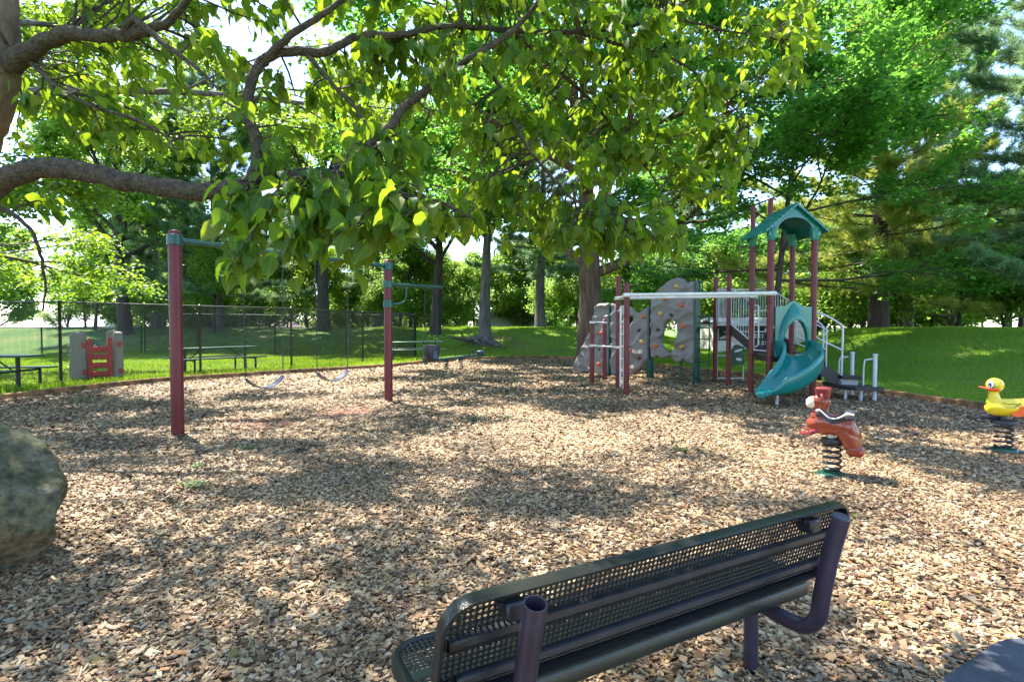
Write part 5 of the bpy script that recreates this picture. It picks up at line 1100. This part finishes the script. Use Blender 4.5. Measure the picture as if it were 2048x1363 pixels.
    for y in (10.80, 11.62):
        m = MB(); m.tube(catmull([(7.25, y, .84), (7.14, y + .02, .83), (7.08, y + .04, .76), (7.07, y + .04, .31)], 5), .015, 8); m.build('grab_rail', M['lightgrey'], o)
play_structure()

# ---- spring riders
def coil_part(o, x, y, z0, z1, r_, wr, n, name='spring'):
    m = MB(); m.tube([(x + r_ * math.cos(t), y + r_ * math.sin(t), z0 + (z1 - z0) * t / (2 * math.pi * n)) for t in np.linspace(0, 2 * math.pi * n, n * 24)], wr, 8); m.build(name, M['black'], o)
def rot_basis(rz): X = Vector((math.cos(rz), math.sin(rz), 0)); return X, Vector((-X.y, X.x, 0))
def lofted(o, name, mat, secs, c, X, Y, n=20, pw=.8, caps=True, parent=None):
    """secs: (x, z, half width, half height) ellipse sections perpendicular to local x"""
    m = MB(); q = catmull(secs, 5); rings = []
    for i, k in enumerate(q):
        t_ = q[min(i + 1, len(q) - 1)][:2] - q[max(i - 1, 0)][:2]; t_ = t_ / (np.linalg.norm(t_) + 1e-9)
        nx, nz_ = -t_[1], t_[0]
        rings.append([c + X * (k[0] + nx * k[3] * math.copysign(abs(math.sin(a)) ** pw, math.sin(a))) + Vector((0, 0, k[1] + nz_ * k[3] * math.copysign(abs(math.sin(a)) ** pw, math.sin(a)))) + Y * k[2] * math.copysign(abs(math.cos(a)) ** pw, math.cos(a)) for a in np.linspace(0, 2 * math.pi, n, endpoint=False)])
    m.loft(rings); return m.build(name, M[mat], parent or o, angle=60)
def pup():
    c = Vector((3.22, 5.40, 0)); o = thing('spring_rider', 'brown animal shaped spring rider with black saddle near the slide', 'spring rider', c); coil_part(o, c.x, c.y, .04, .33, .078, .0125, 5)
    m = MB(); m.lathe([(.13, 0), (.135, .01), (.125, .03), (.09, .035)], c, 20); m.bbox(c + Vector((0, 0, .015)), (.30, .2, .02), .3, .006); m.build('base_plate', M['green_dark'], o)
    m = MB(); m.lathe([(.05, .31), (.10, .33), (.105, .35), (.10, .375), (.05, .385)], c, 24); m.build('top_plate', M['rubber'], o)
    m = MB(); m.box(c + Vector((-.02, 0, .42)), (.06, .08, .12)); m.build('bracket', M['cream_pl'], o)
    # local x = towards its head (left and away), seen three quarters from behind
    X, Y = rot_basis(R(144)); b = c + Vector((0, 0, 0))
    lofted(o, 'body', 'brown_pl', [(.175, .58, .05, .05), (.155, .555, .095, .115), (.09, .53, .115, .125), (0, .52, .11, .11), (-.07, .515, .115, .115), (-.13, .505, .13, .13), (-.18, .50, .135, .135), (-.21, .51, .10, .11)], b, X, Y)
    lofted(o, 'hind_leg', 'brown_pl', [(-.12, .48, .13, .11), (-.15, .41, .135, .10), (-.175, .34, .13, .085), (-.19, .29, .125, .07)], b, Y.cross(Vector((0, 0, 1))) * 1.0 if False else X, Y)
    m = MB(); m.bbox(b - X * .20 + Vector((0, 0, .285)), (.15, .28, .10), R(144), .03); m.build('hind_foot', M['orange_pl'] if False else M['brown_pl'], o)
    for s in (-1, 1):
        m = MB(); m.lathe([(.004, -.011), (.058, -.011), (.064, 0), (.058, .011), (.004, .011)], b + X * .22 + Y * s * .14 + Vector((0, 0, .425)), 18); m.tube([b + X * .10 + Y * s * .06 + Vector((0, 0, .46)), b + X * .19 + Y * s * .12 + Vector((0, 0, .425))], .026, 8); m.build('foot_rest', M['brown_dk'], o)
    # saddle
    m = MB(); q = catmull([(.135, .665), (.10, .675), (.06, .64), (.02, .61), (-.03, .605), (-.08, .625), (-.12, .655), (-.165, .66), (-.19, .655)], 4); rings = []; rings2 = []
    for i, (x, z) in enumerate(q):
        w = .105 + .02 * (i / len(q)); rings.append([b + X * x + Y * w * a_ + Vector((0, 0, z - dz)) for a_, dz in ((-1.05, .06), (-.98, .02), (-.7, -.005), (0, -.012), (.7, -.005), (.98, .02), (1.05, .06), (.9, .07), (0, .04), (-.9, .07))])
        rings2.append((x, z, w))
    m.loft(rings); sd = m.build('saddle', M['rubber'], o, angle=50)
    for sg in (1, -1):
        m = MB(); m.tube([b + X * x + Y * sg * (w * 1.0 + .012) + Vector((0, 0, z - .012)) for x, z, w in rings2], .008, 8); m.build('trim', M['cream_pl'], sd)
    # neck, head, hat-like crown, ears, muzzle, handles
    lofted(o, 'head', 'brown_pl', [(.125, .53, .085, .07), (.12, .59, .09, .08), (.11, .65, .075, .065), (.105, .69, .075, .07), (.10, .735, .085, .085), (.095, .77, .08, .08), (.09, .79, .06, .055)], b, X, Y)
    m = MB(); hc = b + X * .085
    ring = lambda z, w, d: [hc + X * d * math.copysign(abs(math.cos(t)) ** .5, math.cos(t)) + Y * w * math.copysign(abs(math.sin(t)) ** .5, math.sin(t)) + Vector((0, 0, z)) for t in np.linspace(0, 2 * math.pi, 20, endpoint=False)]
    m.loft([ring(.765, .055, .05), ring(.79, .07, .06), ring(.85, .092, .07), ring(.875, .095, .07), ring(.882, .088, .062)]); m.build('top_tuft', M['brown_dk'], o, angle=45)
    lofted(o, 'muzzle', 'cream_pl', [(.13, .73, .055, .05), (.17, .725, .07, .06), (.21, .72, .06, .052), (.235, .72, .03, .03)], b, X, Y)
    m = MB(); m.ell(b + X * .15 + Vector((0, 0, .60)), (.03, .055, .07), 14, 10, Matrix.Rotation(R(144), 3, 'Z')); m.build('chest_patch', M['cream_pl'], o)
    for s in (-1, 1):
        m = MB(); m.tube(catmull([list(hc + Y * s * .075 + Vector((0, 0, .82))), list(hc + Y * s * .115 + Vector((0, 0, .815))), list(hc + Y * s * .13 + Vector((0, 0, .78))), list(hc + Y * s * .115 + Vector((0, 0, .735))), list(hc + Y * s * .08 + Vector((0, 0, .73)))], 5), .013, 8); m.build('handle', M['brown_dk'], o)
pup()
def duck():
    c = Vector((5.88, 6.42, 0)); o = thing('spring_rider', 'yellow duck spring rider with orange bill cut by the right edge', 'spring rider', c); coil_part(o, c.x, c.y, .04, .33, .085, .0125, 5)
    m = MB(); m.lathe([(.14, 0), (.145, .02), (.12, .045)], c, 20); m.bbox(c + Vector((0, 0, .015)), (.34, .2, .02), -.3, .006); m.build('base_plate', M['green_dark'], o)
    m = MB(); m.lathe([(.05, .32), (.125, .335), (.13, .355), (.12, .38), (.05, .39)], c, 24); m.tube([c + Vector((-.02, 0, .38)), c + Vector((-.02, 0, .45))], .035, 10); m.build('top_plate', M['rubber'], o)
    X, Y = rot_basis(R(152)); b = c + X * .0
    m = MB(); m.tube([b - X * .0 + Vector((0, 0, .43)), b + X * .22 + Vector((0, 0, .40))], .03, 8); m.bbox(b + X * .27 + Vector((0, 0, .375)), (.07, .34, .035), R(152 + 10), .01); m.build('foot_rest', M['rubber'], o)
    bd = lofted(o, 'body', 'yellow_pl', [(.165, .56, .03, .03), (.155, .555, .07, .07), (.11, .54, .10, .105), (.02, .53, .12, .105), (-.10, .545, .12, .10), (-.20, .575, .10, .085), (-.28, .62, .06, .055), (-.33, .66, .02, .02)], b, X, Y, 24, 1)
    m = MB(); rings = []
    for k in catmull([(.09, .58, .085), (.10, .64, .062), (.105, .69, .050), (.105, .72, .052)], 5): rings.append([b + X * (k[0] + k[2] * math.cos(t)) + Y * k[2] * math.sin(t) + Vector((0, 0, k[1])) for t in np.linspace(0, 2 * math.pi, 20, endpoint=False)])
    m.loft(rings); m.build('neck', M['yellow_pl'], o, angle=60)
    hc = b + X * .095 + Vector((0, 0, .795)); rot = Matrix((X, Y, Vector((0, 0, 1)))).transposed(); m = MB(); m.ell(hc, (.088, .075, .085), 24, 16, rot); hd = m.build('head', M['yellow_pl'], o, angle=80)
    m = MB(); rings = []
    for k in catmull([(.0, .745, .082, .032), (.06, .75, .080, .03), (.11, .755, .06, .018), (.155, .765, .045, .009), (.18, .77, .02, .004)], 4): rings.append([b + X * (.07 + k[0]) + Y * k[2] * math.cos(t) + Vector((0, 0, k[1] + k[3] * math.sin(t))) for t in np.linspace(0, 2 * math.pi, 20, endpoint=False)])
    m.loft(rings); m.build('bill', M['orange_pl'], o, angle=60)
    def on_head(a, el, r_=1.0): d = Vector((math.cos(el) * math.cos(a) * .088, math.cos(el) * math.sin(a) * .075, math.sin(el) * .085)) * r_; return hc + rot @ d
    for s in (1, -1):
        a = R(52) * s; el = R(10); p = on_head(a, el, .97); nrm = (p - hc).normalized(); Mx = Vector((0, 0, 1)).rotation_difference(nrm).to_matrix()
        up = (Vector((0, 0, 1)) - nrm * nrm.z).normalized(); sd_ = nrm.cross(up); Mb = Matrix((sd_, up, nrm)).transposed()
        for nm, mt_, rx, ry, dz, dx, dy in (('eye_rim', 'ink', .036, .053, .004, 0, 0), ('eye', 'white_pl', .032, .049, .007, 0, 0), ('iris', 'bird_blue', .022, .035, .010, .004, -.010), ('pupil', 'ink', .016, .027, .0125, .004, -.012), ('glint', 'white_pl', .006, .006, .0155, .004, -.028)):
            m = MB(); m.ell(p + Mb @ Vector((dx * s, dy, dz - .004)), (rx, ry, .006), 20, 8, Mb); m.build(nm, M[mt_], hd, angle=80)
    # wing outline and foot on the flank
    for s in (1, -1):
        def fl(x, z): w = .118 * math.sqrt(max(.05, 1 - ((z - .545) / .115) ** 2)) * (1 if x > -.15 else .85); return b + X * x + Y * s * (w + .002) + Vector((0, 0, z))
        m = MB(); m.tube([fl(x, z) for x, z in catmull([(.05, .60), (.0, .588), (-.06, .59), (-.115, .60), (-.10, .585), (-.075, .575), (-.09, .57), (-.06, .562), (-.07, .552), (-.02, .545), (.02, .548)], 3)], .0028, 6); m.build('wing_line', M['ink'], bd)
        m = MB(); m.prism([(-.02, .475), (-.06, .50), (-.10, .525), (-.10, .56), (-.14, .57), (-.20, .555), (-.26, .52), (-.20, .47), (-.08, .44)], b + Y * s * .112, X, (0, 0, 1), Y * s * .012); m.build('foot', M['orange_pl'], o)
        m = MB(); m.tube([on_head(R(60) * s, R(-18), 1.0), on_head(R(88) * s, R(-14), 1.01), on_head(R(110) * s, R(2), 1.0)], .003, 6); m.build('cheek_line', M['ink'], hd)
    m = MB(); m.tube([b + X * .0 + Y * .0 + Vector((0, 0, .62)), b + Vector((0, 0, .64))], .02, 8); m.build('seat_knob', M['yellow_pl'], o)
duck()

# ---- weeds
def weeds():
    wl = [(158, 806, 'bright weed clump in the chips near the left timber edging', 1.3), (272, 805, 'weed clump left of the tall swing post', 1.2), (394, 940, 'tiny weed in the chips just below the tall swing post', .8), (392, 980, 'low fern like weed between the boulder and the bench', 1.1),
          (500, 902, 'tiny weed in a sunlit patch right of the tall swing post', .7), (1362, 903, 'small weed in the chips in front of the climbing wall', .8), (948, 843, 'small weed cluster in the middle of the chips', .9), (1012, 838, 'thin weed patch right of the middle cluster', .8), (1650, 745, 'weed tuft by the stairs side board', .5)]
    src = None; r0 = np.random.default_rng(5)
    for i, (px, py, lab, s) in enumerate(wl):
        Z = CAM_H * FPX / (py - 652); q = at(px, py, Z)
        if src is None:
            n = 60; a = r0.uniform(0, 6.28, n); r_ = r0.uniform(0, .16, n); P = np.stack([np.cos(a) * r_, np.sin(a) * r_ * .8, r0.uniform(.01, .07, n)], 1); b = a + r0.normal(0, .5, n)
            me = leaves_mesh('weed', P, np.stack([np.cos(b), np.sin(b), r0.uniform(-.1, .7, n)], 1), np.stack([r0.normal(0, .3, n), r0.normal(0, .3, n), np.ones(n)], 1), r0.uniform(.03, .07, n), LEAFM, r0.uniform(0, 1, n)); src = link_mesh('weed', me, M['weed']); o = src
        else: o = src.copy(); COL.objects.link(o)
        o.location = (q.x, q.y, float(chipz(q.x, q.y)) + .01); o.rotation_euler[2] = i * 1.1; s *= .68; o.scale = (s, s, s); tag(o, lab, 'weed', 'weeds sprouting through the wood chips')
weeds()

# ---- houses beyond the bank
def house(name, label, x, y, w, d, hw, hr, rz, wall, roofm, z=-.5, wins=3):
    o = thing(name, label, 'house', (x, y, z)); X, Y = rot_basis(rz); c = Vector((x, y, z))
    m = MB(); m.bbox(c + Vector((0, 0, hw / 2)), (w, d, hw), rz, .02)
    for s in (-1, 1): m.prism([(-d / 2, hw), (d / 2, hw), (0, hw + hr - .12)], c + X * (w / 2 - .05) * s, Y, (0, 0, 1), X * .05 * s)
    m.build('wall', M[wall], o)
    m = MB()
    for s in (-1, 1): m.prism([(0, hw + hr), (s * (d / 2 + .4), hw - .12), (s * (d / 2 + .4), hw - .26), (0, hw + hr - .14)], c - X * (w / 2 + .3), Y, (0, 0, 1), X * (w + .6))
    m.build('roof', M[roofm], o)
    for k in range(wins):
        f = (k + .5) / wins - .5; m = MB(); m.box(c + X * f * w - Y * (d / 2 + .01) + Vector((0, 0, hw * .58)), (1.0, .06, 1.1), rz); wn = m.build('window', M['white'], o)
        m = MB(); m.box(c + X * f * w - Y * (d / 2 + .035) + Vector((0, 0, hw * .58)), (.84, .03, .94), rz); m.build('pane', M['glass'], wn)
    return o
house('house', 'low house with purple grey roof seen above the bank behind the belt swings', -26, 60, 10, 7, .9, 1.6, .05, 'housewhite', 'roof_purple', -.4)
house('house', 'white house seen between the bank tree and the tall pine', -.3, 56, 6.5, 6, 2.2, 1.6, .1, 'housewhite', 'roof_grey', -.6, 2)
house('house', 'pale house at the far left behind the play castle', -45, 58, 8, 7, 1.5, 1.5, 0, 'housewhite', 'roof_grey', -.5)
def shed():
    z = float(T(11, 23)) - .3; o = thing('shed', 'cream clapboard shed behind the play structure', 'shed', (10.75, 24.2, z)); c = Vector((10.75, 24.2, z)); m = MB()
    for k in range(13): m.bbox(c + Vector((0, 0, .08 + k * .10)), (4.0 - .004 * (k % 2), 2.4 - .02 * 0, .098), 0, .012)
    m.build('wall', M['siding'], o); m = MB()
    for s in (-1, 1): m.prism([(0, 1.62), (s * 1.4, 1.36), (s * 1.4, 1.28), (0, 1.52)], c - Vector((2.1, 0, 0)), (0, 1, 0), (0, 0, 1), (4.2, 0, 0))
    m.build('roof', M['roof_grey'], o)
    m = MB(); m.bbox(c + Vector((-1.2, -1.215, .75)), (.8, .04, 1.3), 0, .01); m.build('door', M['white'], o)
shed()
print('objects', len(bpy.data.objects), 'polys', sum(len(m.polygons) for m in bpy.data.meshes))
